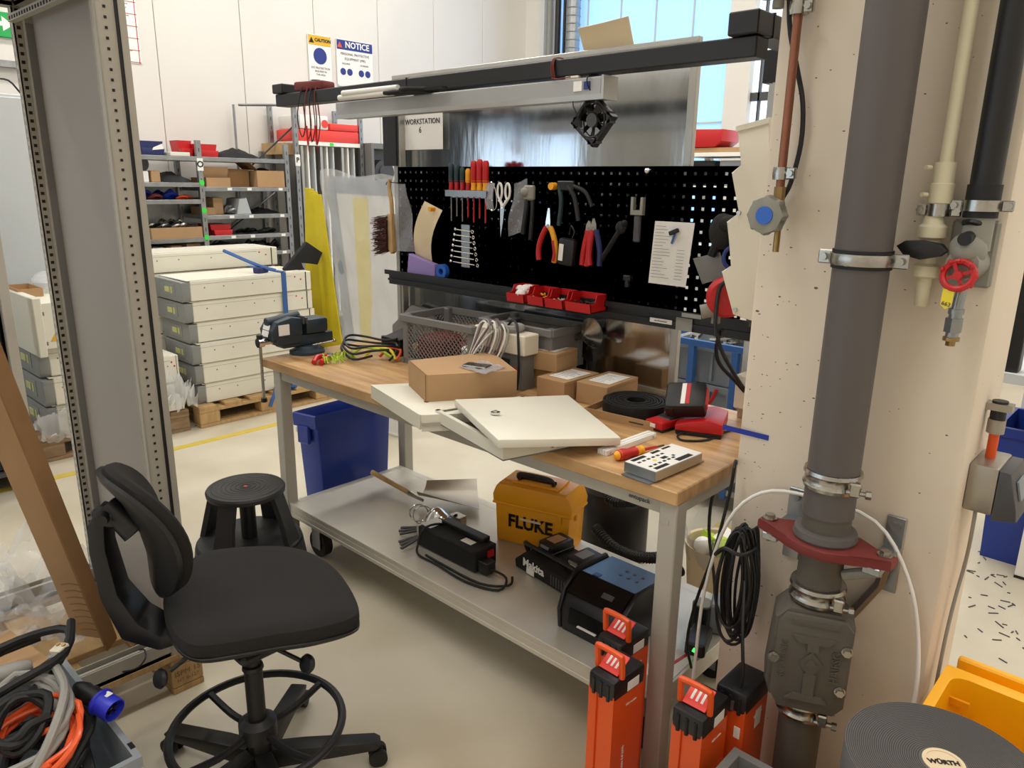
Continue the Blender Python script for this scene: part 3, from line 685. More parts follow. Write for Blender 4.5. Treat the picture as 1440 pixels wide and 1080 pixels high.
solo('lamp_reflector', G().lathe([(.012, 0), (.014, .05), (.02, .06), (.055, .10), (.058, .105), (.05, .10), (.018, .065), (.0, .06)], (1.13, .66, B+.16), 18, Euler((0, 1.2, 0)).to_matrix()).bb(1.08, 1.13, .62, .70, B, B+.17, bev=.005), 'steel', 'shiny metal lamp reflector below the red bins', 'reflector')
# long cardboard box with foil bag
bx = thing('cardboard_box', 'large closed brown cardboard box with a foil bag, on the white panels', 'box', (1.02, .16, B+.036), 0)
def quadbox(pts, z0, z1, bev=.002): return G().prism(pts, z0, z1, 'z', bev)
CB = [(.865, .085), (1.062, -.005), (1.225, .255), (.965, .40)]
part('carton', quadbox(CB, B+.034, B+.125), 'brownbox', bx, True)
d1 = Vector((CB[1][0]-CB[0][0], CB[1][1]-CB[0][1])).normalized(); d2 = Vector((CB[2][0]-CB[1][0], CB[2][1]-CB[1][1])).normalized()
part('lid_edge', G().prism([(CB[0][0], CB[0][1]), (CB[1][0], CB[1][1]), (CB[1][0]+d2.x*.004, CB[1][1]+d2.y*.004), (CB[0][0]+d2.x*.004, CB[0][1]+d2.y*.004)], B+.1255, B+.1265), 'cardboard_dark', bx, True)
part('lid_edge', G().cyl((CB[1][0]+.001, CB[1][1]-.001, B+.035), (CB[1][0]+.001, CB[1][1]-.001, B+.125), .0015, n=6), 'cardboard_dark', bx, True)
g = G().sheet(lambda u, v: Vector((1.065+.075*u+.13*v-.09*u, .17+.12*u-.01*v-.03, B+.130+.006*noise.noise(Vector((u*5, v*5, 1))))), 8, 10, .001)
fb = thing('foil_bag', 'silvery foil bag of small parts lying on the big cardboard box', 'bag', (1.1, .18, B+.126))
part('bag', g, 'bagplastic', fb, True)
part('contents', G().box((1.10, .19, B+.131), (.09, .05, .006), rz=.3, bev=.002), 'steel', fb, True)
# white panels (two enclosure plates) overhanging the front edge
PA = [(.765, .0), (1.155, -.105), (1.30, .09), (.93, .24)]
pn = thing('metal_enclosure', 'lower white painted metal enclosure lid overhanging the bench edge, under the big box', 'panel', (1.0, .05, B))
part('panel', G().prism(PA, B+.012, B+.034, 'z', .002), 'cabinet', pn, True)
part('lip', G().prism([(.79, -.005), (1.17, -.11), (1.29, .08), (.93, .20)], B+.0005, B+.011, 'z'), 'legpaint', pn, True)
part('hole', G().cyl((1.06, .0, B+.0335), (1.06, .0, B+.0347), .009), 'black', pn, True)
part('side_lip', G().prism([(1.157, -.104), (1.302, .09), (1.305, .088), (1.16, -.108)], B-.02, B+.034, 'z'), 'cabinet', pn, True)
part('front_lip', G().prism([(.765, .0), (1.155, -.105), (1.154, -.109), (.763, -.004)], B-.014, B+.034, 'z'), 'cabinet', pn, True)
# open tray
TR = [(1.165, -.055), (1.55, -.15), (1.64, .16), (1.25, .26)]
tr = thing('enclosure_box', 'open white metal enclosure tray under the white door, lying on the bench edge', 'enclosure', (1.4, .05, B))
part('back_plate', G().prism(TR, B+.001, B+.005, 'z'), 'innergrey', tr, True)
for i in range(4):
    a, b = Vector(TR[i]), Vector(TR[(i+1) % 4]); n_ = Vector((-(b-a).y, (b-a).x)).normalized()*.004
    part('side', G().prism([a, b, b+n_, a+n_], B+.005, B+.04, 'z'), 'cabinet', tr, True)
    part('flange', G().prism([a, b, b+n_*3.5, a+n_*3.5], B+.04, B+.042, 'z'), 'cabinet', tr, True)
for q in ((1.29, .0), (1.31, .05)): part('hinge', G().box((q[0], q[1], B+.025), (.03, .012, .015), rz=.4, bev=.002), 'chrome', tr, True)
part('bolt', G().cyl((1.60, -.0, B+.02), (1.585, .005, B+.02), .006), 'steel', tr, True)
# door tilted on top
dr = thing('enclosure_door', 'white enclosure door with round lock, lying tilted on the open tray', 'door panel', (1.5, 0, B+.05))
A_, B_, C_, D_ = Vector((1.205, -.01, .955)), Vector((1.585, -.205, .965)), Vector((1.735, .135, .925)), Vector((1.41, .30, .95))
nrm = (B_-A_).cross(D_-A_).normalized()
g = G(); vs8 = [A_, B_, C_, D_]+[p-nrm*.024 for p in (A_, B_, C_, D_)]
V, F = g._add(vs8, [(0, 1, 2, 3), (7, 6, 5, 4), (0, 4, 5, 1), (1, 5, 6, 2), (2, 6, 7, 3), (3, 7, 4, 0)])
bmesh.ops.bevel(g.bm, geom=list({e for f in F for e in f.edges}), offset=.0035, segments=2, profile=.5, affect='EDGES')
part('panel', g, 'cabinet', dr, True)
lk = A_.lerp(B_, .42)*.80+D_.lerp(C_, .42)*.20
part('lock', G().cyl(lk, lk+nrm*.006, .014).cyl(lk+nrm*.004, lk+nrm*.010, .006), 'chrome', dr, True)
# small cartons: a stack
def carton(x, y, z, L, Wd, H, rz, label, lab=True, grp='small cartons at the sheet board'):
    t = thing('small_carton', label, 'box', (x, y, z), rz, grp)
    part('carton', G().bb(-L/2, L/2, -Wd/2, Wd/2, 0, H, bev=.0015), 'cardboard', t)
    part('seam', G().bb(-L/2+.002, L/2-.002, -.0006, .0006, H, H+.0006).bb(L/2, L/2+.0006, -Wd/2+.003, Wd/2-.003, H-.012, H-.011), 'cardboard_dark', t)
    if lab:
        part('label', G().bb(-L*.32, L*.36, -Wd*.30, Wd*.36, H+.0004, H+.0012), 'label', t)
        g = G()
        for i in range(6): g.bb(-L*.28, L*random.uniform(.0, .3), -Wd*.24+i*Wd*.09, -Wd*.24+i*Wd*.09+.002, H+.0011, H+.0014)
        part('print', g, 'print', t)
    return t
carton(1.10, .56, B, .17, .14, .072, .15, 'small brown carton at the bottom left of the stack, under the top one', False)
carton(1.115, .545, B+.0725, .165, .145, .068, .12, 'small brown carton on top of the stack, nearest the grey crates')
t = carton(1.25, .50, B, .125, .20, .072, .0, 'small brown carton with white label, middle of the row')
carton(1.385, .55, B, .125, .20, .072, .05, 'small brown carton with white label, right end of the row')
part('stamp', G().cyl((1.2145, .53, B+.10), (1.2155, .53, B+.10), .009), 'signblue', None) if 0 else None
# black strap coil in a cardboard tray
ty = thing('cardboard_tray', 'shallow open cardboard tray under the black coil', 'tray', (1.57, .45, B), .1)
part('tray', G().tray(-.135, .115, -.095, .10, 0, .026, .003), 'cardboard', ty)
part('print', G().bb(.03, .08, -.0958, -.095, .010, .014), 'print', ty)
cl = thing('strap_coil', 'flat black coil of braided hose in the cardboard tray', 'coil', (1.555, .475, B+.0035))
for k in range(9):
    r = .032+.0088*k
    part('turn', G().lathe([(r, .008), (r+.006, .008), (r+.006, .045+.001*(k % 2)), (r, .045+.001*(k % 2)), (r, .008)], (0, 0, 0), 30), 'rubber', cl)
part('bottom_turn', G().cyl((0, 0, 0), (0, 0, .008), .108, n=30), 'rubber', cl)
# red chargers
te = thing('battery_charger', 'small flat red charger with black top beside the cardboard tray', 'charger', (1.705, .45, B), -.12)
part('body', G().prism([(-.032, -.085), (.032, -.085), (.034, .09), (-.034, .09)], .008, .032, 'z', .004), 'red', te)
part('base', G().bb(-.033, .033, -.083, .088, 0, .010, bev=.002), 'black', te)
part('top', G().box((0, .02, .036), (.054, .12, .012), rot=(.12, 0, 0), bev=.003), 'black', te)
part('label', G().bb(-.022, .006, -.0865, -.085, .012, .024), 'label', te)
text('lettering', '450 C3', .014, 'label', te, (0, -.01, .0425), (1, 0, 0), (0, 1, .1), world=False)
ch = thing('battery_charger', 'large red fast charger carrying the black battery pack', 'charger', (1.79, .49, B), .38)
part('body', G().prism([(-.07, .014), (.07, .014), (.068, .045), (.03, .055), (-.045, .04), (-.07, .03)], -.085, .085, 'y', .004), 'red', ch)
part('base', G().bb(-.068, .068, -.083, .083, 0, .015, bev=.003), 'black', ch)
bp = thing('battery_pack', 'black battery pack with red and white stripe, tilted on the red charger', 'battery', (1.772, .462, B+.05), .38)
R = Euler((.62, -.12, 0)).to_matrix().to_4x4(); T0 = Matrix.Translation((-.022, .0, .044))
g = G().bb(-.06, .06, -.05, .05, -.03, .03, bev=.010, seg=2).bb(-.062, -.03, -.052, .052, -.024, .024, bev=.006); g.bm.transform(T0@R); part('body', g, 'black', bp)
g = G().bb(-.012, .001, -.04, .04, .0302, .0312); g.bm.transform(T0@R); part('stripe', g, 'label', bp, label='white stripe')
g = G().bb(.0015, .014, -.04, .04, .0302, .0312); g.bm.transform(T0@R); part('stripe', g, 'red', bp, label='red stripe')
g = G().bb(.052, .064, -.035, .035, -.01, .02, bev=.003); g.bm.transform(T0@R); part('latch', g, 'red', bp)
solo('charger_cord', G().tube([(1.79, .41, B+.012), (1.775, .375, B+.004), (1.81, .345, B+.004), (1.86, .40, B+.004), (1.86, .50, B+.004), (1.89, .57, B+.004), (1.95, .58, B+.006), (1.985, .58, B+.01), (2.03, .62, B-.06), (2.05, .64, B-.5)], .0034, 7), 'rubber', 'black charger cord lying in a loop on the bench in front of the red charger', 'cord')
# rule, screwdriver, controller
fr = thing('folding_rule', 'white folding rule lying on the bench behind the red screwdriver', 'ruler', (1.715, .20, B), -.05)
for k in range(5): part('blade', G().bb(-.016+.0066*k, -.011+.0066*k, -.118, .118, 0, .016+.001*(k % 2), bev=.001), 'label', fr)
part('joint', G().cyl((-.018, .1, .008), (.02, .1, .008), .003).cyl((-.018, -.1, .008), (.02, -.1, .008), .003), 'chrome', fr)
sd = thing('screwdriver', 'red and yellow insulated screwdriver lying on the bench beside the controller', 'screwdriver', (1.77, .155, B))
a = Vector((1.765, .07, B+.016)); b = Vector((1.80, .26, B+.008)); ax = (b-a).normalized()
Rm = ax.to_track_quat('Z', 'Y').to_matrix()
part('handle', G().lathe([(.008, 0), (.015, .008), (.0165, .03), (.012, .055), (.0155, .075)], a, 12, Rm), 'red', sd, True)
part('collar', G().lathe([(.0155, .073), (.013, .085), (.010, .092), (.014, .10)], a, 12, Rm), 'yellow', sd, True)
part('butt', G().lathe([(.004, -.004), (.011, .001), (.0155, .012)], a, 12, Rm), 'yellow', sd, True)
part('shaft', G().cyl(a+ax*.098, a+ax*.16, .005, .004, 8), 'red', sd, True)
part('blade', G().cyl(a+ax*.16, a+ax*.19, .003, n=8), 'darkgrey', sd, True)
ctl = thing('controller', 'white and grey metal controller with terminal openings at the bench corner', 'controller', (1.885, .115, B), -.06)
part('case', G().bb(-.05, .05, -.10, .11, .004, .031, bev=.001), 'alu', ctl)
part('top_label', G().bb(-.049, .049, -.099, .109, .031, .0318), 'white', ctl)
g = G(); random.seed(9)
g.bb(-.044, -.032, -.085, -.03, .0316, .0326).bb(-.044, -.034, -.0, .035, .0316, .0326).bb(-.044, -.036, .05, .085, .0316, .0326)
g.bb(.030, .042, -.085, -.03, .0316, .0326).bb(.028, .044, .01, .075, .0316, .0326).bb(-.004, .008, -.01, .012, .0316, .0326).bb(.004, .012, .03, .038, .0316, .0326)
for i in range(6): g.bb(-.022, -.015, -.085+.02*i, -.074+.02*i, .0316, .0326).bb(.014, .021, -.085+.02*i, -.074+.02*i, .0316, .0326)
part('opening', g, 'black', ctl)['kind'] = 'stuff'
part('lamp_dot', G().cyl((-.002, -.035, .0316), (-.002, -.035, .0327), .006), 'lightyellow', ctl)
for q in (-1, 1):
    part('mounting_foot', G().box((0, q*.112+.005, .002), (.09, .024, .002), bev=0).cyl((-.03, q*.115+.005, .0028), (-.03, q*.115+.005, .0034), .003).cyl((.03, q*.115+.005, .0028), (.03, q*.115+.005, .0034), .003), 'zinc', ctl)
part('end_plate', G().bb(-.05, .05, -.1012, -.10, .004, .031), 'zinc', ctl)
# blue tape at column edge
tp = G().sheet(lambda u, v: Vector((2.035+.115*u, .145-.012*(1-u), 1.034-.004*u-.013*v)), 4, 1, .0006)
solo('blue_tape', tp, 'deepblue', 'strip of blue tape stuck on the column corner by the bench', 'tape').location.y = .143
# ---------------------------------------------------------------- trolley under the bench
TZ = .25
tl = thing('platform_trolley', 'low aluminium platform trolley on casters under the workbench', 'trolley', (1.03, .33, 0))
g = G(); tx0, tx1, ty0, ty1 = .10, 1.96, -.012+.03, .64
part('deck', G().bb(tx0+.036, tx1-.036, ty0+.036, ty1-.036, TZ-.006, TZ-.0005), 'trolley', tl, True)
for q in ((tx0, tx1, ty0, ty0+.04), (tx0, tx1, ty1-.04, ty1)):
    g = G().bb(q[0], q[1], q[2], q[3], TZ-.012, TZ, bev=.0015).bb(q[0]+.001, q[1], q[2]+.0015, q[3]-.0015, TZ-.05, TZ-.012).bb(q[0], q[1], q[2], q[3], TZ-.062, TZ-.046, bev=.0015).bb(q[0], q[1], q[2]+.001, q[3]-.001, TZ-.034, TZ-.024)
    part('rail', g, 'trolley', tl, True)
for q in ((tx0, tx0+.04), (tx1-.04, tx1)):
    part('rail', G().bb(q[0], q[1], ty0+.04, ty1-.04, TZ-.062, TZ, bev=.0015), 'trolley', tl, True)
for (x, y) in ((.20, .11), (1.86, .11), (.20, .56), (1.86, .56)):
    cs = part('caster', G().bb(x-.04, x+.04, y-.03, y+.03, TZ-.075, TZ-.062).bb(x-.03, x+.03, y-.026, y-.022, .04, TZ-.075).bb(x-.03, x+.03, y+.022, y+.026, .04, TZ-.075), 'zinc', tl, True)
    part('wheel', G().cyl((x, y-.02, .0605), (x, y+.02, .0605), .06, n=20), 'rubber', cs, True)
# dustpan with wooden handle
dp = thing('dustpan', 'grey metal dustpan with wooden handle lying on the trolley', 'dustpan', (.5, .45, TZ))
A0, B0 = Vector((.555, .40, TZ+.03)), Vector((.23, .375, TZ+.075))
part('handle', G().cyl(A0.lerp(B0, .25), B0, .011, .012, 10), 'palewood', dp, True)
part('ferrule', G().cyl(A0, A0.lerp(B0, .27), .006, .0125, 10), 'steel', dp, True)
c00, c01, c10, c11 = Vector((.50, .47, TZ+.052)), Vector((.55, .37, TZ+.045)), Vector((.62, .66, TZ+.05)), Vector((.80, .50, TZ+.012))
def pan(u, v):
    p = c00.lerp(c01, v).lerp(c10.lerp(c11, v), u); p.z += .035*abs(2*v-1)**3*(1-u*.3); return p
part('pan', G().sheet(pan, 10, 10, .0015), 'panmetal', dp, True)
# swarf strips
for k in range(6):
    x, y = .70+.012*k, .22-.02*k
    g = G().box((x+.01*k, y+.01, TZ+.012+.006*(k % 3)), (.012, .11+.01*(k % 2), .006), rz=-.6+.22*k-.5, rot=(.08, 0, -.9+.2*k))
    solo('metal_strip', g, 'darkgrey', ('shortest', 'second', 'third', 'fourth', 'fifth', 'longest')[k]+' of the dark metal strips fanned out before the dustpan', 'strip', 'metal strips on the trolley')
for k in range(2):
    g = G().ring((.665+.02*k, .285, TZ+.045), .038, .003, 20, 6, Euler((PI/2, 0, .8+.3*k)).to_matrix())
    solo('hose_clamp', g, 'chrome', ('left', 'right')[k]+' of two shiny ring clips standing by the strips', 'clip')
pv = thing('bracket', 'bent silver sheet metal bracket between dustpan and black power supply', 'bracket', (.76, .30, TZ))
part('plate', G().sheet(lambda u, v: Vector((.71+.12*u, .27+.06*v+.02*u, TZ+.02+.05*math.sin(v*2)+.012*math.sin(u*7))), 8, 8, .0012), 'chrome', pv, True)
part('plate', G().bb(.80, .86, .33, .37, TZ, TZ+.07, bev=.002), 'steel', pv, True)
# black power supply
ps = thing('power_supply', 'black box-shaped power supply with cord lying on the trolley', 'power supply', (1.0, .20, TZ), .0)
part('case', G().bb(.815, 1.13, .155, .265, TZ+.004, TZ+.085, bev=.004), 'blackmatt', ps, True)
part('top_fin', G().bb(.87, 1.10, .225, .262, TZ+.085, TZ+.105, bev=.003), 'black', ps, True)
part('end_cap', G().bb(.805, .816, .157, .263, TZ+.006, TZ+.083).bb(.817, .87, .17, .25, TZ+.085, TZ+.087), 'steel', ps, True)
part('label', G().bb(1.02, 1.075, .185, .215, TZ+.0852, TZ+.0862), 'label', ps, True)
part('switch', G().bb(1.1295, 1.136, .215, .245, TZ+.045, TZ+.07), 'red', ps, True)
part('socket', G().bb(1.1295, 1.18, .165, .21, TZ+.01, TZ+.055, bev=.003), 'black', ps, True)
part('cord', G().tube([(1.18, .185, TZ+.03), (1.25, .19, TZ+.02), (1.27, .13, TZ+.006), (1.15, .09, TZ+.006), (.98, .10, TZ+.006), (.88, .10, TZ+.008), (.845, .13, TZ+.03), (.86, .148, TZ+.09), (.875, .21, TZ+.094), (.88, .272, TZ+.06)], .0045, 8), 'rubber', ps, True)
part('cord', G().tube([(1.26, .21, TZ+.02), (1.28, .17, TZ+.012), (1.20, .11, TZ+.012), (1.0, .115, TZ+.006), (.90, .12, TZ+.006)], .0045, 8), 'rubber', ps, True)
# yellow tool case
fc = thing('tool_case', 'yellow plastic carrying case with black handle and dark lettering', 'case', (1.115, .52, TZ), .28)
part('body', G().prism([(-.15, 0), (.15, 0), (.158, .125), (-.158, .125)], -.075, .075, 'y', .008), 'yellow', fc)
g = G().prism([(-.165, .125), (.165, .125), (.168, .150), (.155, .175), (.14, .188), (-.14, .188), (-.155, .175), (-.168, .150)], -.082, .082, 'y', .01)
part('lid', g, 'yellow', fc)
part('lid_top', G().bb(-.10, .10, -.055, .055, .186, .196, bev=.008, seg=2).bb(-.135, -.10, -.045, .045, .186, .192, bev=.004), 'yellow', fc)
part('rim', G().bb(-.166, .166, -.083, .083, .121, .128, bev=.002), 'yellow', fc)
part('handle', G().tube([(-.07, -.035, .196), (-.07, -.052, .215), (-.04, -.06, .222), (.04, -.06, .222), (.07, -.052, .215), (.07, -.035, .196)], .008, 8).cyl((-.075, -.02, .2), (.075, -.02, .2), .006), 'black', fc)
for q in (-1, 1): part('latch', G().bb(q*.158-.008, q*.158+.008, -.03, .03, .10, .15, bev=.003), 'yellow', fc)
part('stop', G().bb(.11, .125, -.086, -.082, .10, .122), 'yellow', fc)
text('lettering', 'FLUKE', .062, 'black', fc, (-.005, -.0775, .082), (1, 0, 0), (0, 0, 1), bold=.0022, world=False)
part('label', G().bb(-.05, .04, -.0785, -.0765, .082, .089), 'tapecream', fc)
for c in fc.children:
    if c.name.startswith('lettering'): c.data.transform(Matrix.Diagonal((1.08, 1, 1.15, 1)))
    else: c.data.transform(Matrix.Diagonal((1, 1, 1.3, 1)))
# twin battery charger
tc = thing('twin_charger', 'black twin-port charger carrying two battery packs', 'charger', (1.36, .37, TZ), -.12)
part('body', G().prism([(-.16, 0), (.16, 0), (.165, .03), (.12, .065), (-.12, .07), (-.165, .03)], -.09, .09, 'y', .008), 'blackmatt', tc)
part('carry_handle', G().tube([(-.16, -.02, .03), (-.17, -.03, .07), (-.12, -.05, .085), (.12, -.05, .085), (.165, -.03, .05)], .009, 8), 'black', tc)
for k in range(9): part('vent', G().bb(.03+.013*k, .036+.013*k, -.0915, -.089, .012, .05), 'darkgrey', tc)
text('lettering', 'Makita', .042, 'label', tc, (-.06, -.0915, .040), (1, 0, 0), (0, 0, 1), bold=.0012, world=False)
part('label', G().bb(-.095, -.055, -.0925, -.0905, .004, .026), 'label', tc)
for k in range(2):
    b = thing('battery_pack', ('black battery pack with orange mark, left port of the twin charger', 'black battery pack with silver label, right port of the twin charger')[k], 'battery', (1.30+.145*k, .40-.02*k, TZ+.068), -.12, 'battery packs on the twin charger')
    part('body', G().bb(-.038, .038, -.055, .055, .004, .045, bev=.008, seg=2).bb(-.040, .040, -.057, .057, .0, .018, bev=.003), 'black', b)
    part('label', G().bb(-.022, .022, -.03, .03, .0452, .0462), ('brownbox', 'valvegrey')[k], b)
    part('side_label', G().bb(-.015, .025, -.0582, -.057, .006, .03), ('navy', 'label')[k], b)
    part('release', G().bb(-.02, .02, -.060, -.054, .026, .036), 'valvegrey', b)
# label printer
pr = thing('label_printer', 'black desktop label printer with blue-grey top window on the trolley', 'printer', (1.67, .25, TZ), .0)
g = G().prism([(-.14, 0), (.12, 0), (.145, .04), (.14, .14), (.12, .165), (-.08, .175), (-.125, .13), (-.145, .06)], -.12, .115, 'x', .006)
g = G().prism([(-.135, 0), (.13, 0), (.135, .12), (.115, .155), (-.05, .165), (-.115, .125), (-.14, .07)], -.11, .11, 'x', .008)
part('housing', g, 'black', pr)
for e in (-1, 1): part('side_cover', G().prism([(-.138, .003), (.125, .003), (.13, .13), (.10, .172), (-.055, .18), (-.12, .135), (-.145, .07)], e*.115-.007, e*.115+.007, 'x', .004), 'black', pr)
g = G(); g._add([(-.10, -.048, .1668), (.10, -.048, .1668), (.10, .112, .1570), (-.10, .112, .1570), (-.10, -.048, .1708), (.10, -.048, .1708), (.10, .112, .161), (-.10, .112, .161)], [(0, 1, 2, 3), (4, 5, 6, 7), (0, 1, 5, 4), (2, 3, 7, 6), (1, 2, 6, 5), (0, 3, 7, 4)])
part('top_window', g, 'labelblue', pr)
part('front_panel', G().box((0, -.091, .151), (.20, .085, .004), rot=(.56, 0, 0)), 'blackgloss', pr)
part('badge', G().box((.035, -.095, .1515), (.04, .018, .003), rot=(.56, 0, 0)), 'darkgrey', pr)
part('label', G().box((-.05, -.035, .1712), (.022, .022, .001), rot=(-.06, 0, 0)), 'railblue', pr)
g = G()
for i in range(3):
    for j in range(2): g.cyl((.0+.03*i, .02+.035*j, .1665-.002*j), (.0+.03*i, .02+.035*j, .1680-.002*j), .006, n=10)
part('button', g, 'darkgrey', pr)
part('slot', G().box((0, -.137, .062), (.15, .012, .05), rot=(-.15, 0, 0)), 'blackgloss', pr)
part('paper_edge', G().box((-.0, -.147, .045), (.07, .012, .003)), 'label', pr)
# adapters and clutter right of the leg
ad = thing('power_adapter', 'black mains adapter with green light at the right end of the trolley', 'adapter', (1.925, .33, TZ), .3)
part('body', G().bb(-.03, .03, -.06, .06, 0, .045, bev=.006), 'black', ad)
part('lamp', G().box((0, -.0605, .025), (.01, .002, .014), rot=(0, .4, 0)), 'led', ad)
ad2 = thing('tape_dispenser', 'black round-topped canister behind the adapter on the trolley', 'canister', (1.88, .43, TZ))
part('body', G().cyl((0, 0, 0), (0, 0, .085), .034, n=18), 'black', ad2); part('lid', G().cyl((0, 0, .085), (0, 0, .09), .03, n=18), 'valvegrey', ad2)
solo('blue_device', G().box((1.925, .47, TZ+.05), (.07, .09, .10), rz=.4, bev=.006), 'crategrey', 'blue-grey device box behind the black adapter at the end of the trolley', 'device')
solo('paper_sheet', G().box((1.905, .19, TZ+.0015), (.09, .17, .002), rz=.05), 'paper', 'white sheet with red line lying at the right end of the trolley', 'paper')
solo('red_strip', G().box((1.915, .19, TZ+.0035), (.01, .17, .001), rz=-.1), 'red', 'red stripe strip on the paper at the end of the trolley', 'strip')
# vacuum cleaner behind the trolley
vc = thing('vacuum_cleaner', 'black shop vacuum with green panel and ribbed hose behind the trolley', 'vacuum', (1.20, .98, 0))
part('tank', G().lathe([(.14, .0), (.15, .03), (.15, .26), (.14, .30), (.12, .33), (0, .34)], (1.12, 1.02, 0), 24), 'black', vc, True)
part('head', G().lathe([(.145, .33), (.15, .36), (.13, .42), (.06, .45), (0, .455)], (1.12, 1.02, 0), 24), 'darkgrey', vc, True)
part('panel', G().box((1.215, .905, .42), (.10, .006, .09), rz=.7, bev=.001), 'green', vc, True)
def ribbed(pts, r, n=8):
    g = G(); g.tube(pts, r*.88, 10, False, 6); P = [Vector(p) for p in pts]
    for i in range(len(P)-1):
        k = max(2, int((P[i+1]-P[i]).length/.011))
        a0, b0, c0, d0 = P[max(i-1, 0)], P[i], P[i+1], P[min(i+2, len(P)-1)]
        for j in range(k):
            t = j/k; q = .5*((2*b0)+(c0-a0)*t+(2*a0-5*b0+4*c0-d0)*t*t+(3*b0-a0-3*c0+d0)*t**3)
            t2 = t+.02; q2 = .5*((2*b0)+(c0-a0)*t2+(2*a0-5*b0+4*c0-d0)*t2*t2+(3*b0-a0-3*c0+d0)*t2**3)
            if (q2-q).length > 1e-6: q3 = q+(q2-q).normalized()*.005; g.cyl(q, q3, r, n=10, cap=True)
    return g
part('hose', ribbed([(1.18, .87, .40), (1.26, .80, .37), (1.38, .86, .40), (1.42, .95, .46)], .022), 'rubber', vc, True)
part('hose', ribbed([(1.16, .83, .21), (1.30, .80, .17), (1.42, .88, .15), (1.46, .98, .18), (1.40, 1.08, .25)], .024), 'rubber', vc, True)
part('hose', ribbed([(1.18, .80, .12), (1.32, .78, .09), (1.45, .86, .08), (1.50, .97, .09)], .024), 'rubber', vc, True)
for k in range(5):
    x = 1.30+.035*k
    solo('hanging_cable', G().tube([(x, .78, .82), (x+.01, .80, .65), (x+.03*math.sin(k), .82, .48+.02*k), (x+.02, .80, .55), (x+.015, .77, .82)], .005, 7), 'black', ('first', 'second', 'third', 'fourth', 'fifth')[k]+' from the left of the black cable loops hanging behind the bench above the hose', 'cable', 'cables hanging behind the bench')
# waste paper basket with bag behind
wb_ = thing('waste_bin', 'cream-grey waste bin lined with a clear bag behind the right bench leg', 'bin', (1.66, .95, 0), .2)
part('body', G().lathe([(.10, 0), (.125, .27), (.13, .28), (.122, .275), (.095, .01), (0, .01)], (0, 0, 0), 24), 'tapecream', wb_)
g = G()
def bagf(u, v):
    a = u*2*PI; r = .115+.03*v+.012*math.sin(a*7+v*4); return Vector((r*math.cos(a), r*math.sin(a), .22+.13*v+.02*math.sin(a*4)))
part('liner', G().sheet(bagf, 40, 6), 'bagplastic', wb_)
part('rubbish', G().box((.03, -.03, .27), (.08, .06, .07), rot=(.4, .3, .2)).box((-.04, .03, .26), (.06, .07, .05), rot=(.1, .5, .9)), 'lime', wb_)
part('rubbish', G().box((.0, .05, .26), (.1, .06, .06), rot=(.4, -.3, 1.2)).sph((-.05, -.04, .27), .035), 'label', wb_, label='white paper')
# tall blue bin under the left end
bb_ = thing('blue_bin', 'tall blue plastic waste bin under the left end of the workbench', 'bin', (-.09, .42, 0))
g = G(); def_ = .0
L0 = [(-.145, .225), (-.015, .255), (-.015, .68), (-.17, .68)]
def ringq(s_, z): cxx, cyy = -.085, .46; return [(cxx+(x-cxx)*s_, cyy+(y-cyy)*s_, z) for x, y in L0]
loops = [ringq(.86, 0), ringq(.985, .50), ringq(1.05, .50), ringq(1.06, .56), ringq(1.03, .565), ringq(.97, .555), ringq(.84, .01)]
vsx = [v for l in loops for v in l]; k = 7
g._add(vsx, [(i*4+j, i*4+(j+1) % 4, (i+1)*4+(j+1) % 4, (i+1)*4+j) for i in range(k-1) for j in range(4)]+[(3, 2, 1, 0), tuple(24+j for j in range(4))])
bmesh.ops.bevel(g.bm, geom=[e for e in g.bm.edges if abs(e.verts[0].co.z-e.verts[1].co.z) > .2], offset=.012, segments=2, profile=.5, affect='EDGES')
part('body', g, 'binblue', bb_, True)
part('grip', G().box((-.085, .228, .465), (.07, .02, .085), rz=.22, bev=.004), 'binblue', bb_, True)
part('sticker', G().box((-.112, .214, .485), (.025, .002, .025), rz=.22), 'paper', bb_, True)
# cables at the right bench end
for k, pts in enumerate(([(1.99, .80, 1.9), (1.985, .66, 1.55), (1.93, .62, 1.32), (1.92, .64, 1.1), (1.98, .70, .95), (2.02, .72, .80), (2.05, .70, .3)],
                         [(2.0, .8, 1.9), (2.0, .68, 1.55), (1.95, .64, 1.35), (1.965, .66, 1.1), (2.0, .72, .95), (2.03, .74, .7), (2.04, .72, .02)],
                         [(2.02, .82, 1.9), (2.02, .68, 1.6), (1.99, .66, 1.35), (1.99, .68, 1.1), (2.01, .74, .95), (2.05, .76, .6), (2.06, .74, .02)],
                         [(1.83, .49, 1.20), (1.80, .52, 1.14), (1.80, .55, 1.08), (1.835, .60, 1.02), (1.86, .615, .99)],
                         [(1.81, .48, 1.22), (1.825, .50, 1.14), (1.85, .56, 1.05), (1.865, .615, .99)])):
    solo('thick_cable', G().tube(pts, (.009, .009, .009, .006, .006)[k], 8), 'rubber', ('leftmost thick black cable running down between cream holder and column', 'middle thick black cable beside the column', 'thick black cable nearest the column edge', 'black lead curving from the red reel to the cream box, right strand', 'black lead curving from the red reel to the cream box, left strand')[k], 'cable')
solo('cable_channel', G().bb(1.96, 2.06, .70, .74, 1.15, 1.82, bev=.004), 'black', 'black cable channel behind the thick cables beside the column', 'channel')
solo('cable_box', G().bb(1.825, 1.91, .615, .679, .93, 1.04, bev=.004), 'cream', 'cream electrical box on the bench upright where the black leads meet', 'box')
solo('floor_lead', G().tube([(2.035, .32, .887), (2.045, .22, .91), (2.085, .12, .95), (2.083, .11, .87), (2.056, .11, .70), (2.018, .11, .54), (1.992, .13, .40), (1.975, .2, .27)], .0042, 8), 'rubber', 'thin black lead hanging down the column corner beside the bench end', 'lead')
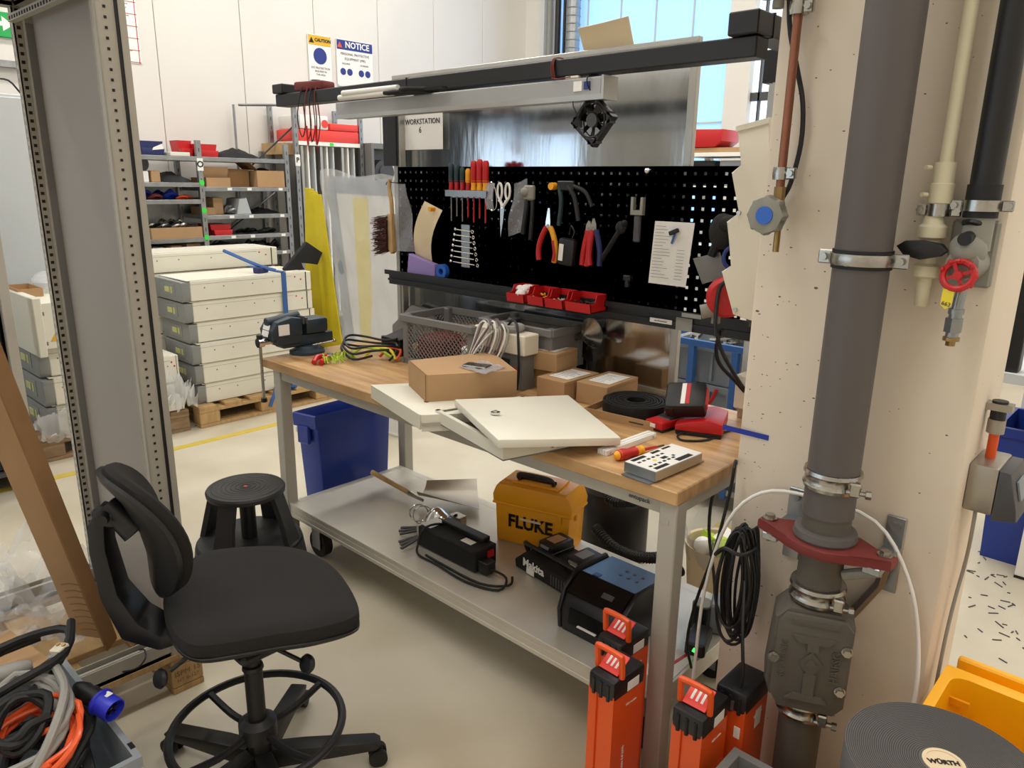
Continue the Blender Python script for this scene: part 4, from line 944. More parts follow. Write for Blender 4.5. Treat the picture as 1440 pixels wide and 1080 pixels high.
solo('floor_lead', G().tube([(1.87, .60, .80), (1.81, .58, .67), (1.79, .60, .50), (1.80, .66, .27), (1.80, .70, .01)], .0055, 8), 'rubber', 'thicker black lead hanging behind the front right bench leg', 'lead')
# orange battery modules
def module(x, y, rz, H, label, handle=True, part_no=0):
    t = thing('battery_module', label, 'battery module', (x, y, 0), rz, 'orange battery modules by the bench leg')
    w_, v_ = .038, .060
    g = G().prism([(-w_, -v_), (-.014, -v_), (-.012, -v_+.005), (-.008, -v_+.005), (-.006, -v_), (w_, -v_), (w_, v_), (-w_, v_)], 0, H-.04, 'z', 0)
    part('case', g, 'orange', t)
    part('cap', G().bb(-w_-.002, w_+.002, -v_-.002, v_+.002, H-.055, H, bev=.009, seg=2), 'black', t)
    g = G()
    for i in range(3): g.cyl((-.022+.022*i, -v_-.001, H-.055), (-.022+.022*i, -v_-.001, H-.012), .005, n=8)
    part('cap_ribs', g, 'black', t)['kind'] = 'stuff'
    if handle:
        part('handle', G().tube([(-.037, -.03, H), (-.037, -.034, H+.048), (-.030, -.036, H+.060), (.030, -.036, H+.060), (.037, -.034, H+.048), (.037, -.03, H)], .0075, 8, sm=3), 'orange', t)
        part('tag', G().box((0, -.014, H+.018), (.058, .055, .003), rot=(.55, 0, 0), bev=.001), 'batterylabel', t)
        for i in range(3): part('tag_mark', G().box((-.013+.013*i, -.015, H+.0195), (.006, .026, .0015), rot=(.55, 0, .0)), 'label', t)
        part('side_label', G().bb(w_+.002, w_+.003, -.01, .035, H-.045, H-.02), 'label', t)
    else:
        part('clasp', G().tube([(-w_-.006, -.05, H-.045), (-w_-.010, -.035, H-.035), (-.02, -v_-.008, H-.03)], .002, 6).bb(-.03, .01, -v_-.005, -v_, H-.05, H-.025), 'zinc', t)
        part('side_label', G().bb(w_, w_+.0008, -.0, .03, H-.12, H-.07), 'label', t)
        part('side_label', G().bb(.015, .030, -v_-.0012, -v_, H-.12, H-.09), 'label', t)
    text('lettering', 'battery module 5.0 kWh', .012, 'label', t, (w_+.0006, -.012, H-.26), (0, 0, 1), (0, -1, 0), world=False)
    text('lettering', 'NEX module', .008, 'label', t, (w_+.0006, .012, H-.085), (0, 1, .0), (0, 0, 1), world=False)
    return t
module(1.978, -.185, -.05, .475, 'orange battery module with handle, in front on the left of the bench leg')
module(1.903, -.050, -.05, .475, 'orange battery module with handle, behind the front left one')
module(2.19, -.155, 0, .475, 'orange battery module with handle, right of the bench leg')
module(2.222, -.012, 0, .475, 'orange battery module without handle, black capped, in front of the column', False)
# ---------------------------------------------------------------- pipes on the column
PXc, PYc = 2.347, .035
dn = thing('drain_pipe', 'thick dark grey plastic drain pipe running down the front of the column', 'pipe', (PXc, PYc, 0))
part('upper_pipe', G().cyl((PXc, PYc, .93), (PXc, PYc, 5.4), .053, n=32), 'pvc', dn, True)
part('neck', G().cyl((PXc, PYc, .84), (PXc, PYc, 1.0), .050, n=32).lathe([(.05, .80), (.056, .80), (.058, .815), (.056, .83), (.05, .83)], (PXc, PYc, .055), 32), 'castiron', dn, True)
part('flange', G().lathe([(.05, .875), (.064, .873), (.067, .88), (.064, .893), (.052, .897)], (PXc, PYc, 0), 32), 'pvc', dn, True)
part('lower_pipe', G().cyl((PXc, PYc, .72), (PXc, PYc, .88), .047, n=32), 'castiron', dn, True)
part('bottom_pipe', G().cyl((PXc, PYc, 0), (PXc, PYc, .50), .048, n=32), 'castiron', dn, True)
def clampband(z, r, h, name='clamp'):
    c = part(name, G().lathe([(r, z-h), (r+.005, z-h), (r+.007, z-h*.6), (r+.003, z-h*.3), (r+.003, z+h*.3), (r+.007, z+h*.6), (r+.005, z+h), (r, z+h)], (PXc, PYc, 0), 36), 'steel', dn, True)
    return c
for z in (1.012, .745, .455):
    c = clampband(z, .053, .020)
    part('bolt', G().cyl((PXc+.045, PYc-.045, z-.006), (PXc+.085, PYc-.03, z-.006), .0055, n=8).box((PXc+.06, PYc-.038, z), (.022, .014, .03), rz=.3, bev=.003).cyl((PXc+.08, PYc-.034, z-.006), (PXc+.09, PYc-.03, z-.006), .009, n=6), 'steel', c, True)
# wide pipe clip
c = part('pipe_clip', G().lathe([(.053, 1.462), (.060, 1.464), (.062, 1.475), (.060, 1.486), (.053, 1.488)], (PXc, PYc, 0), 36), 'steel', dn, True)
for e in (-1, 1):
    part('ear', G().bb(PXc+e*.055, PXc+e*.086, PYc-.003, PYc+.003, 1.461, 1.489, bev=.002).cyl((PXc+e*.073, PYc-.012, 1.475), (PXc+e*.073, PYc+.012, 1.475), .0075, n=8), 'steel', c, True)
part('rubber_insert', G().lathe([(.0535, 1.457), (.0565, 1.457), (.0565, 1.493), (.0535, 1.493)], (PXc, PYc, 0), 36), 'rubber', c, True)
part('stud', G().cyl((PXc, PYc+.05, 1.475), (PXc, .152, 1.475), .006), 'zinc', dn, True)
# red-brown flange yoke + brackets
yk = part('support_yoke', G().prism([(-.145, -.018), (-.11, -.028), (-.06, -.062), (-.02, -.078), (.03, -.078), (.07, -.055), (.11, -.03), (.145, -.022), (.148, .012), (.10, .018), (.06, .05), (-.06, .05), (-.10, .018), (-.145, .016)], 0, .022, 'z', .003), 'darkred', dn, False)
yk.location = (0, 0, .852)
for e in (-1, 1):
    part('bolt', G().cyl((e*.125, 0, .022), (e*.125, 0, .034), .011, n=6).cyl((e*.125, 0, .022), (e*.125, 0, .026), .016, n=12), 'steel', yk)
for e in (-1, 1):
    x = PXc+e*.11
    g = G().bb(x-.018, x+.018, PYc-.03, .148, .835, .852, bev=.002)
    for k in range(3): g.bb(x-.006, x+.006, .0+.04*k, .025+.04*k, .852, .853)
    part('bracket_arm', g, 'zinc', dn, True)
    part('wall_plate', G().bb(x-.02, x+.02, .143, .150, .74, .92, bev=.002).cyl((x, .135, .90), (x, .15, .90), .010, n=6), 'zinc', dn, True)
part('brace', G().tube([(PXc+.115, .10, .84), (PXc+.10, .13, .76), (PXc+.03, .145, .62)], .012, 6, sm=0), 'zinc', dn, True)
part('inlet', G().cyl((PXc+.12, PYc, .835), (PXc+.05, PYc, .80), .012, n=10), 'valvegrey', dn, True)
# cast iron backflow housing
bv = part('valve_body', G().prism([(-.078, .49), (.062, .49), (.082, .515), (.082, .69), (.05, .72), (-.055, .72), (-.082, .69), (-.092, .53)], -.055, .045, 'y', .010), 'castiron', dn)
part('cover', G().prism([(-.058, .475), (.058, .475), (.078, .50), (.078, .69), (.06, .712), (-.06, .712), (-.075, .69), (-.08, .51)], -.068, -.055, 'y', .005), 'castiron', bv)
g = G().prism([(-.045, .665), (.045, .665), (.03, .65), (.012, .65), (.012, .63), (-.012, .63), (-.012, .65), (-.03, .65)], -.075, -.068, 'y')
g.prism([(-.03, .52), (.03, .52), (.045, .505), (-.045, .505)], -.075, -.068, 'y').prism([(0, .63), (.025, .60), (0, .565), (-.025, .60)], -.073, -.068, 'y').prism([(-.012, .60), (0, .615), (.012, .60), (0, .585)], -.077, -.073, 'y')
g.bb(-.012, .012, -.074, -.068, .52, .575).bb(-.05, .05, -.0705, -.068, .69, .70)
part('relief', g, 'castiron', bv)
for q in ((.068, .645), (.065, .545), (-.078, .60), (.0, .0)):
    if q[1]: part('cover_bolt', G().cyl((q[0], -.080, q[1]), (q[0], -.066, q[1]), .009, n=6).cyl((q[0], -.072, q[1]), (q[0], -.066, q[1]), .012, n=12), 'steel', bv)
text('lettering', 'HAIFSG', .024, 'castiron', bv, (PXc+.050, PYc-.0685, .60), (0, 0, 1), (-1, 0, 0), ext=.003, bold=.0006)
text('lettering', 'SHUTUNG', .020, 'castiron', bv, (PXc-.058, PYc-.0685, .60), (0, 0, 1), (-1, 0, 0), ext=.0015, bold=.0004)
bv.rotation_euler = (0, 0, .42)
# copper pipe with cream/blue knob valve
cp = thing('copper_pipe', 'thin copper pipe with grey knob valve on the left of the column', 'pipe', (2.135, .105, 1.45))
part('pipe', G().cyl((2.133, .105, 1.60), (2.133, .105, 5.3), .0095, n=14), 'copper', cp, True)
part('fitting', G().cyl((2.133, .105, 1.572), (2.133, .105, 1.61), .013, n=8), 'brass', cp, True)
part('outlet', G().cyl((2.138, .105, 1.47), (2.138, .105, 1.52), .007), 'brass', cp, True)
for z in (1.638, 1.966):
    c = part('pipe_clip', G().lathe([(.0096, z-.012), (.018, z-.013), (.019, z), (.018, z+.013), (.0096, z+.012)], (2.133, .105, 0), 20), 'steel', cp, True)
    part('clip_lug', G().box((2.157, .10, z), (.02, .012, .024), bev=.002).cyl((2.157, .088, z), (2.157, .108, z), .007, n=8).cyl((2.133, .12, z), (2.133, .15, z), .005), 'steel', c, True)
g = G()
pl = [(.038*(1+.13*math.cos(8*a*PI/32)), a*PI/32) for a in range(64)]
g.prism([(r*math.cos(a), r*math.sin(a)) for r, a in pl], .0, .030, 'y', .004)
kb = part('knob', g, 'valvegrey', cp, False, label='grey lobed knob'); kb.location = (2.128-2.135, .052-.105, 1.550-1.45)
part('knob_cap', G().cyl((0, -.003, 0), (0, .002, 0), .019, n=20), 'blue', kb, label='blue cap')
part('valve_stem', G().cyl((2.13, .075, 1.55), (2.13, .115, 1.55), .012), 'brass', cp, True)
solo('black_cable', G().tube([(2.10, .11, 2.35), (2.103, .115, 2.1), (2.108, .12, 1.95), (2.135, .125, 1.85), (2.155, .125, 1.78), (2.158, .13, 1.70), (2.145, .13, 1.62), (2.13, .13, 1.585), (2.12, .14, 1.56)], .0055, 8), 'black', 'thin black cable curving beside the copper pipe on the column', 'cable')
ps_ = thing('pipe_elbow', 'grey motion sensor housing at the top left edge of the column', 'sensor', (2.09, .09, 2.0))
part('housing', G().sph((2.075, .09, 2.02), .055, (1.1, .9, .6), 16, 10), 'valvegrey', ps_, True)
part('stem', G().cyl((2.09, .10, 1.97), (2.09, .10, 1.985), .012), 'valvegrey', ps_, True)
# cream pipe + valve
cr_ = thing('cream_pipe', 'cream plastic pipe with black lever valve on the column', 'pipe', (2.45, .115, 1.4))
part('pipe', G().cyl((2.45, .115, 1.60), (2.45, .115, 5.3), .0125, n=18), 'pipecream', cr_, True)
part('coupling', G().lathe([(.0126, 1.66), (.019, 1.66), (.019, 1.622), (.021, 1.62), (.021, 1.585), (.017, 1.58)], (2.45, .115, 0), 20).cyl((2.43, .095, 1.65), (2.425, .08, 1.65), .004).cyl((2.43, .095, 1.60), (2.425, .08, 1.60), .004), 'pipecream', cr_, True)
c = part('pipe_clip', G().lathe([(.017, 1.560), (.022, 1.560), (.022, 1.583), (.017, 1.583)], (2.45, .115, 0), 20), 'steel', cr_, True)
for e in (-1, 1): part('clip_lug', G().box((2.45+e*.03, .115, 1.571), (.018, .006, .022), bev=.002).cyl((2.45+e*.033, .106, 1.571), (2.45+e*.033, .12, 1.571), .006, n=8), 'steel', c, True)
part('valve_body', G().lathe([(.016, 1.56), (.02, 1.545), (.026, 1.54), (.026, 1.52), (.017, 1.515), (.017, 1.47), (.024, 1.465), (.024, 1.445), (.014, 1.44), (.012, 1.385), (.0, 1.385)], (2.445, .112, 0), 20), 'pipecream', cr_, True)
part('lever', G().prism([(2.395, 1.502), (2.41, 1.485), (2.44, 1.478), (2.475, 1.487), (2.487, 1.498), (2.475, 1.51), (2.44, 1.515), (2.41, 1.513)], .07, .09, 'y', .004), 'black', cr_, True)
# black pipe + red valve on plate
b2 = thing('black_pipe', 'black pipe ending in a clip above the red handwheel valve', 'pipe', (2.52, .105, 1.56))
part('pipe', G().cyl((2.522, .11, 1.60), (2.522, .11, 5.3), .026, n=26), 'black', b2, True)
part('end_sleeve', G().cyl((2.522, .11, 1.56), (2.522, .11, 1.62), .029, n=26), 'rubber', b2, True)
c = part('pipe_clip', G().lathe([(.0292, 1.572), (.033, 1.572), (.033, 1.592), (.0292, 1.592)], (2.522, .11, 0), 24), 'steel', b2, True)
for e in (-1, 1): part('clip_lug', G().box((2.522+e*.042, .11, 1.582), (.02, .006, .02), bev=.002).cyl((2.522+e*.045, .10, 1.582), (2.522+e*.045, .115, 1.582), .006, n=8), 'steel', c, True)
rv = thing('water_valve', 'grey wall valve with red handwheel and yellow tag at the right of the column', 'valve', (2.51, .1, 1.3))
part('plate', G().bb(2.472, 2.553, .135, .150, 1.428, 1.555, bev=.005), 'valvegrey', rv, True)
part('body', G().cyl((2.513, .145, 1.475), (2.513, .075, 1.475), .035, .028, 20).cyl((2.522, .11, 1.50), (2.522, .11, 1.56), .026).sph((2.513, .10, 1.50), .034), 'valvegrey', rv, True)
part('plug', G().cyl((2.515, .09, 1.525), (2.513, .062, 1.522), .012).tube([(2.50, .10, 1.55), (2.515, .085, 1.553), (2.53, .09, 1.55)], .006, 6), 'black', rv, True)
g = G().ring((2.513, .062, 1.456), .026, .006, 24, 8, Euler((PI/2-.3, 0, 0)).to_matrix())
for a in range(4): g.box((2.513+.013*math.cos(a*PI/2+.4), .062, 1.456+.013*math.sin(a*PI/2+.4)), (.026, .006, .006), rot=(0, -(a*PI/2+.4), 0))
for a in range(9): g.sph((2.513+.029*math.cos(a*PI/4.5), .062-.008*math.sin(a*PI/4.5), 1.456+.028*math.sin(a*PI/4.5)), .005, n=6, m=4)
g.cyl((2.513, .055, 1.456), (2.513, .075, 1.456), .008)
part('handwheel', g, 'red', rv, True)
part('outlet', G().cyl((2.516, .095, 1.43), (2.514, .09, 1.385), .010).cyl((2.514, .09, 1.39), (2.514, .09, 1.38), .014).cyl((2.514, .09, 1.38), (2.513, .09, 1.335), .0115).cyl((2.513, .09, 1.372), (2.513, .09, 1.345), .016, n=6), 'zinc', rv, True)
part('outlet_cap', G().cyl((2.513, .09, 1.335), (2.513, .09, 1.328), .015, n=12).cyl((2.513, .09, 1.328), (2.513, .09, 1.318), .009, n=6), 'brass', rv, True)
part('tag', G().prism([(2.494, 1.43), (2.514, 1.43), (2.512, 1.40), (2.503, 1.392), (2.493, 1.40)], .052, .0535, 'y'), 'lightyellow', rv, True)
text('lettering', '663', .011, 'print', rv, (2.503, .0515, 1.402), (1, 0, -.2), (0, 0, 1))
# cable hank hung on the bracket
hk = thing('cable_hank', 'hank of thin black cable hanging from the left drain pipe bracket', 'cable', (2.15, .06, .5))
random.seed(12)
for k in range(13):
    cxk = 2.158+random.uniform(-.016, .016); yk_ = .055+random.uniform(-.03, .03); wdt = random.uniform(.012, .052); zb = .50+random.uniform(0, .06)
    pts = [(cxk, yk_, .82), (cxk-wdt*.6, yk_-.005, .78), (cxk-wdt, yk_-.008, .68), (cxk-wdt*.9, yk_, zb+.05), (cxk-wdt*.2, yk_+.004, zb), (cxk+wdt*.7, yk_, zb+.04), (cxk+wdt*.95, yk_+.006, .68), (cxk+wdt*.5, yk_, .78)]
    part('loop', G().tube(pts, .0038, 6, True), 'black', hk, True)
part('tie', G().tube([(2.10, .03, .74), (2.13, .01, .775), (2.17, .015, .77), (2.19, .05, .78), (2.15, .09, .77), (2.11, .07, .75)], .005, 6, True), 'black', hk, True)
part('tail', G().tube([(2.18, .03, .70), (2.215, -.03, .6), (2.235, -.05, .5), (2.22, -.04, .43), (2.19, .0, .41)], .004, 6), 'black', hk, True)
solo('white_cable', G().tube([(2.03, .09, .02), (2.04, .09, .35), (2.05, .09, .60), (2.09, .10, .80), (2.16, .12, .893), (2.27, .13, .915), (2.42, .12, .905), (2.50, .125, .80), (2.54, .13, .66), (2.555, .12, .50), (2.53, .11, .33), (2.50, .11, .02)], .0045, 8), 'white', 'white cable looping around the drain pipe and down the column', 'cable')
# emergency plug box on column's right face
kx = cx1
eb = thing('key_box', 'grey-beige wall box with dark face on the right side of the column', 'box', (2.60, .26, .95))
part('body', G().bb(kx, kx+.055, .20, .33, .955, 1.06, bev=.006, seg=2), 'cast', eb, True)
part('front', G().prism([(kx+.055, 1.055), (kx+.075, 1.055), (kx+.095, .98), (kx+.10, .955), (kx+.055, .945)], .20, .33, 'y', .003), 'darkgrey', eb, True)
part('window', G().box((kx+.09, .265, 1.01), (.004, .06, .04), rot=(0, -.25, 0)), 'crategrey', eb, True)
oc = thing('orange_rod', 'orange rod with black cap standing in the wall box beside the column', 'rod', (2.585, .27, 1.06))
part('rod', G().cyl((2.585, .27, 1.058), (2.585, .27, 1.115), .010), 'orange', oc, True)
part('collar', G().cyl((2.585, .27, 1.115), (2.585, .27, 1.145), .017), 'cast', oc, True)
part('cap', G().cyl((2.585, .27, 1.145), (2.585, .27, 1.185), .015), 'black', oc, True)
part('holder', G().bb(kx, 2.61, .255, .285, 1.165, 1.18), 'cast', oc, True)
solo('box_lead', G().tube([(2.585, .22, .955), (2.586, .22, .90), (2.58, .25, .82), (2.575, .23, .7), (2.575, .21, .55), (2.575, .2, .02)], .004, 7), 'cablegrey', 'thin pale lead hanging from the wall box down the column side', 'lead')
# ---------------------------------------------------------------- cabinet frame on a pallet, left foreground
CX0, CX1, CY0, CY1, CZ0, CZ1 = -.03, .675, -1.30, -.69, .145, 2.165
pt_ = thing('pallet', 'wooden pallet under the grey cabinet frame beside the chair', 'pallet', (.32, -1.0, 0))
for y in (-1.35, -1.0, -.70):
    for x in (.0, .31, .625): part('block', G().bb(x-.05, x+.05, y-.05, y+.05, .022, .10, bev=.004), 'palewood', pt_, True)
    part('board', G().bb(-.07, .675, y-.05, y+.05, 0, .022, bev=.002), 'palewood', pt_, True)
for k in range(4): part('board', G().bb(-.07+.212*k, .04+.212*k, -1.4, -.65, .122, .144, bev=.002), 'palewood', pt_, True)
for y in (-1.35, -1.0, -.70): part('board', G().bb(-.07, .675, y-.05, y+.05, .10, .122, bev=.002), 'palewood', pt_, True)
text('lettering', 'ISPM 15', .026, 'cardboard_dark', pt_, (.676, -.70, .07), (0, 1, 0), (0, 0, 1), ext=.0003)
text('lettering', 'HT 0-127', .018, 'cardboard_dark', pt_, (.676, -.70, .045), (0, 1, 0), (0, 0, 1), ext=.0003)
cb = thing('cabinet_frame', 'tall open grey steel electrical cabinet frame with perforated posts on a pallet', 'cabinet', (.32, -.88, CZ0))
def perf(g, fixed, axis_at, z0, z1, pitch, sz, kind):
    k = int((z1-z0)/pitch)
    for i in range(k):
        z = z0+pitch*(i+.5); g_ = axis_at
        if kind == 'x':  g.bb(g_[0]-sz/2, g_[0]+sz/2, fixed-.0006, fixed+.0004, z-sz*.4, z+sz*.4)
        else: g.bb(fixed-.0004, fixed+.0006, g_[0]-sz/2, g_[0]+sz/2, z-sz*.4, z+sz*.4)
def post(x, y, dx, dy):
    """C-shaped post: outer faces at x,y; legs of the profile go dx,dy inwards"""
    o = part('post', G().bb(x, x+dx*.004, y, y+dy*.055, CZ0, CZ1).bb(x, x+dx*.055, y, y+dy*.004, CZ0, CZ1)
             .bb(x+dx*.025, x+dx*.029, y+dy*.02, y+dy*.055, CZ0, CZ1).bb(x+dx*.02, x+dx*.055, y+dy*.025, y+dy*.029, CZ0, CZ1)
             .bb(x+dx*.050, x+dx*.054, y+dy*.0, y+dy*.029, CZ0, CZ1).bb(x+dx*.0, x+dx*.029, y+dy*.05, y+dy*.054, CZ0, CZ1), 'rackpaint', cb, True)
    return o
holes_mat = mat('hole_dark', s(38, 34, 30), .9)
light_mat = mat('hole_light', s(205, 200, 190), .7)
pB = post(CX1, CY1, -1, -1); pA = post(CX0, CY1, 1, -1); pC = post(CX1, CY0, -1, 1); pD = post(CX0, CY0, 1, 1)
# perforation rows on the faces that look at the room
def row(par, plane, c, u, z0, z1, pitch, w_, h_, m_='hole_dark', n_=None):
    g = G(); k = int((z1-z0)/pitch)
    for i in range(k):
        z = z0+pitch*(i+.5)
        if plane == 'y': g.bb(u-w_/2, u+w_/2, c-.0005, c+.0005, z-h_/2, z+h_/2)
        else: g.bb(c-.0005, c+.0005, u-w_/2, u+w_/2, z-h_/2, z+h_/2)
    o = part('perforation', g, m_, par, True); o['kind'] = 'stuff'; return o
row(pB, 'y', CY1-.029, CX1-.042, CZ0+.02, CZ1-.02, .025, .009, .009)
row(pB, 'y', CY1-.029, CX1-.030, CZ0+.03, CZ1-.02, .025, .005, .005)
row(pB, 'x', CX1-.0555, CY1-.016, CZ0+.02, CZ1-.02, .05, .006, .022)
row(pB, 'x', CX1+.0005, CY1-.03, CZ0+.02, CZ1-.02, .025, .007, .007)
row(pA, 'x', CX0+.0295, CY1-.040, CZ0+.02, CZ1-.02, .025, .010, .010)
row(pA, 'x', CX0+.0545, CY1-.014, CZ0+.02, CZ1-.02, .1, .008, .03)
row(pA, 'y', CY1-.0545, CX0+.015, CZ0+.02, CZ1-.02, .0255, .010, .012, 'hole_light')
part('dark_seal', G().bb(CX1, CX1+.004, CY0, CY0+.038, CZ0, CZ1), 'rubber', pC, True)
# frames top and bottom
for (z0, z1) in ((CZ0, CZ0+.055), (CZ1-.055, CZ1)):
    for q in ((CX0+.055, CX1-.055, CY1-.05, CY1), (CX0+.055, CX1-.055, CY0, CY0+.05)):
        part('cross_rail', G().bb(q[0], q[1], q[2], q[3], z0, z0+.012).bb(q[0], q[1], q[2], q[2]+.004, z0, z1).bb(q[0], q[1], q[3]-.004, q[3], z0, z1), 'rackpaint', cb, True)
    for q in ((CX0, CX0+.05), (CX1-.05, CX1)):
        o = part('side_rail', G().bb(q[0], q[1], CY0+.055, CY1-.055, z0, z0+.012).bb(q[0], q[0]+.004, CY0+.055, CY1-.055, z0, z1).bb(q[1]-.004, q[1], CY0+.055, CY1-.055, z0, z1).bb(q[0]+.02, q[0]+.03, CY0+.055, CY1-.055, z0, z1-.008), 'rackpaint', cb, True)
        g = G()
        for i in range(20): g.bb(q[0]+.036, q[0]+.043, CY0+.07+.024*i, CY0+.084+.024*i, z0+.0115, z0+.0128)
        part('slot', g, 'hole_dark', o, True)['kind'] = 'stuff'
for (za, zb_) in ((CZ1-.105, CZ1-.085),):
    o = part('inner_rail', G().bb(CX0+.06, CX1-.06, CY1-.075, CY1-.055, za, zb_), 'rackpaint', cb, True)
    g = G()
    for i in range(22): g.bb(CX0+.075+.025*i, CX0+.088+.025*i, CY1-.0756, CY1-.0748, za+.004, zb_-.006)
    part('slot', g, 'hole_dark', o, True)['kind'] = 'stuff'
part('side_panel', G().bb(CX0+.03, CX1-.03, CY1-.006, CY1+.004, CZ0+.05, CZ1-.05), 'rackpaint_shaded', cb, True)
part('roof', G().bb(CX0, CX1, CY0, CY1, CZ1, CZ1+.012), 'rackpaint', cb, True)
part('gasket', G().bb(CX1-.001, CX1+.003, CY1-.006, CY1-.001, CZ0, CZ1).bb(CX1-.006, CX1-.001, CY1+.0, CY1+.004, CZ0, CZ1), 'rubber', cb, True)
part('outer_panel', G().bb(CX0, CX1+.0, CY1+.004, CY1+.022, CZ0, CZ1), 'rackpaint', cb, True)
part('label_strip', G().bb(CX0+.0545, CX0+.0555, CY1-.028, CY1-.004, CZ0+.05, CZ1-.1), 'greyplastic', cb, True)
# long cardboard packing leaning in the cabinet
lb = thing('cardboard_profile', 'long folded cardboard edge packing leaning in the cabinet frame', 'cardboard', (.55, -.97, .16))
b0, b1 = Vector((.50, -.89, .205)), Vector((.690, -1.120, 1.27))
ax = (b1-b0).normalized(); side = Vector((.83, .56, 0)); side = (side-ax*side.dot(ax)).normalized(); nn = ax.cross(side)
def slab(o_, w0, w1, t0, t1):
    vs_ = [p+side*a+nn*b for p in (b0, b1) for a, b in ((w0, t0), (w1, t0), (w1, t1), (w0, t1))]
    g = G(); g._add(vs_, [(0, 1, 2, 3), (7, 6, 5, 4), (0, 4, 5, 1), (1, 5, 6, 2), (2, 6, 7, 3), (3, 7, 4, 0)]); return g
part('face', slab(0, -.075, .055, -.008, .0), 'cardboard', lb, True)
part('edge', slab(0, .055, .062, -.05, .0), 'cardboard_dark', lb, True)
part('inner_face', slab(0, -.0, .055, .0, .008), 'cardboard_dark', lb, True)
g = G()
for i in range(8):
    p = b0+ax*(.03+.028*i)-nn*.0
    g.tube([p+side*-.05+nn*-.0085, p+side*-.01+ax*.01+nn*-.0095, p+side*.035+nn*-.0085], .0018, 4)
part('crumples', g, 'cardboard_dark', lb, True)
# crumpled clear film
random.seed(4)
def film(cx, cy, sx, sy, z0, amp, label, m_='film', sd_=0):
    def f(u, v):
        n_ = noise.noise(Vector((u*4+sd_, v*4, sd_))); n2 = noise.noise(Vector((u*11, v*11+sd_, 2)))
        return Vector((cx+sx*(u-.5)+.03*n_, cy+sy*(v-.5)+.03*n2, z0+amp*(.5+n_*.8)+.35*amp*n2))
    return solo('plastic_film', G().sheet(f, 36, 36), m_, label, 'plastic film')
film(.25, -1.0, .46, .42, .16, .15, 'crumpled clear plastic film lying inside the cabinet frame', 'film', 1)
film(-.35, -.95, .5, .5, .0, .22, 'crumpled clear plastic film on the floor behind the cabinet frame', 'film', 5)
ol = thing('open_locker', 'tall light grey steel locker with open dark interior at the left image edge', 'locker', (-1.7, -.85, 0))
for (y0, y1) in ((-1.22, -1.17), (-.575, -.53)): part('post', G().bb(-1.49, -1.45, y0, y1, 0, 2.1, bev=.003), 'rackpaint', ol, True)
part('side_wall', G().bb(-1.95, -1.49, -.545, -.53, 0, 2.1), 'rackpaint', ol, True)
part('side_wall', G().bb(-1.95, -1.49, -1.22, -1.205, 0, 2.1), 'rackpaint', ol, True)
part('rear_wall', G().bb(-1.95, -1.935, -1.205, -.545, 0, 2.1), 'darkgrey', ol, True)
part('top', G().bb(-1.95, -1.45, -1.22, -.53, 2.1, 2.12), 'rackpaint', ol, True)
for z in (.1, .6, 1.1, 1.6): part('shelf', G().bb(-1.935, -1.50, -1.205, -.58, z, z+.02), 'darkgrey', ol, True)
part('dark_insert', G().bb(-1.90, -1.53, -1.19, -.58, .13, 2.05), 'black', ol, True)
# ---------------------------------------------------------------- drafting chair
AX, AY = 1.205, -.735
ch_ = thing('swivel_chair', 'black fabric swivel work chair with foot ring and star base', 'chair', (AX, AY, 0), 0)
SEAT = [(1.015, -.871), (.923, -.831), (.845, -.762), (.803, -.685), (.812, -.619), (.894, -.510), (.988, -.445), (1.135, -.435), (1.286, -.473), (1.377, -.515), (1.412, -.556), (1.385, -.65), (1.335, -.737), (1.295, -.815), (1.25, -.885), (1.192, -.905), (1.108, -.897)]
def smooth_loop(P, k=4):
    Q = []; n = len(P)
    for i in range(n):
        a, b, c, d = [Vector(P[j % n]) for j in (i-1, i, i+1, i+2)]
        for j in range(k):
            t = j/k; Q.append(.5*((2*b)+(c-a)*t+(2*a-5*b+4*c-d)*t*t+(3*b-a-3*c+d)*t**3))
    return Q
SL = smooth_loop(SEAT); cen = sum(SL, Vector((0, 0)))/len(SL)
g = G(); vs_ = []; n = len(SL)
lay = [(.965, .484), (1.0, .492), (1.005, .508), (.985, .523), (.93, .532), (.80, .537), (.5, .535), (.2, .532)]
for s_, z in lay:
    for p in SL: q = cen+(p-cen)*s_; vs_.append((q.x, q.y, z))
fs_ = [(i*n+j, i*n+(j+1) % n, (i+1)*n+(j+1) % n, (i+1)*n+j) for i in range(len(lay)-1) for j in range(n)]+[tuple(range(n))[::-1], tuple(range((len(lay)-1)*n, len(lay)*n))]
g._add(vs_, fs_); part('seat_cushion', g, 'fabric', ch_, True)
g = G(); vs_ = []
lay = [(.80, .468), (.97, .472), (1.0, .479), (1.005, .486), (.98, .490)]
for s_, z in lay:
    for p in SL: q = cen+(p-cen)*s_; vs_.append((q.x, q.y, z))
fs_ = [(i*n+j, i*n+(j+1) % n, (i+1)*n+(j+1) % n, (i+1)*n+j) for i in range(len(lay)-1) for j in range(n)]+[tuple(range(n))[::-1], tuple(range((len(lay)-1)*n, len(lay)*n))]
g._add(vs_, fs_); part('seat_shell', g, 'chairplastic', ch_, True)
part('column', G().cyl((AX, AY, .04), (AX, AY, .16), .030, n=20).cyl((AX, AY, .16), (AX, AY, .36), .024, n=20).cyl((AX, AY, .36), (AX, AY, .46), .019, n=20).lathe([(.024, .36), (.028, .365), (.026, .375), (.019, .378)], (AX, AY, 0), 20), 'chairplastic', ch_, True)
part('mechanism', G().bb(AX-.07, AX+.07, AY-.06, AY+.06, .42, .455, bev=.012), 'black', ch_, True)
dirb = Vector((-.62, -.78, 0)).normalized(); perp = Vector((-dirb.y, dirb.x, 0))
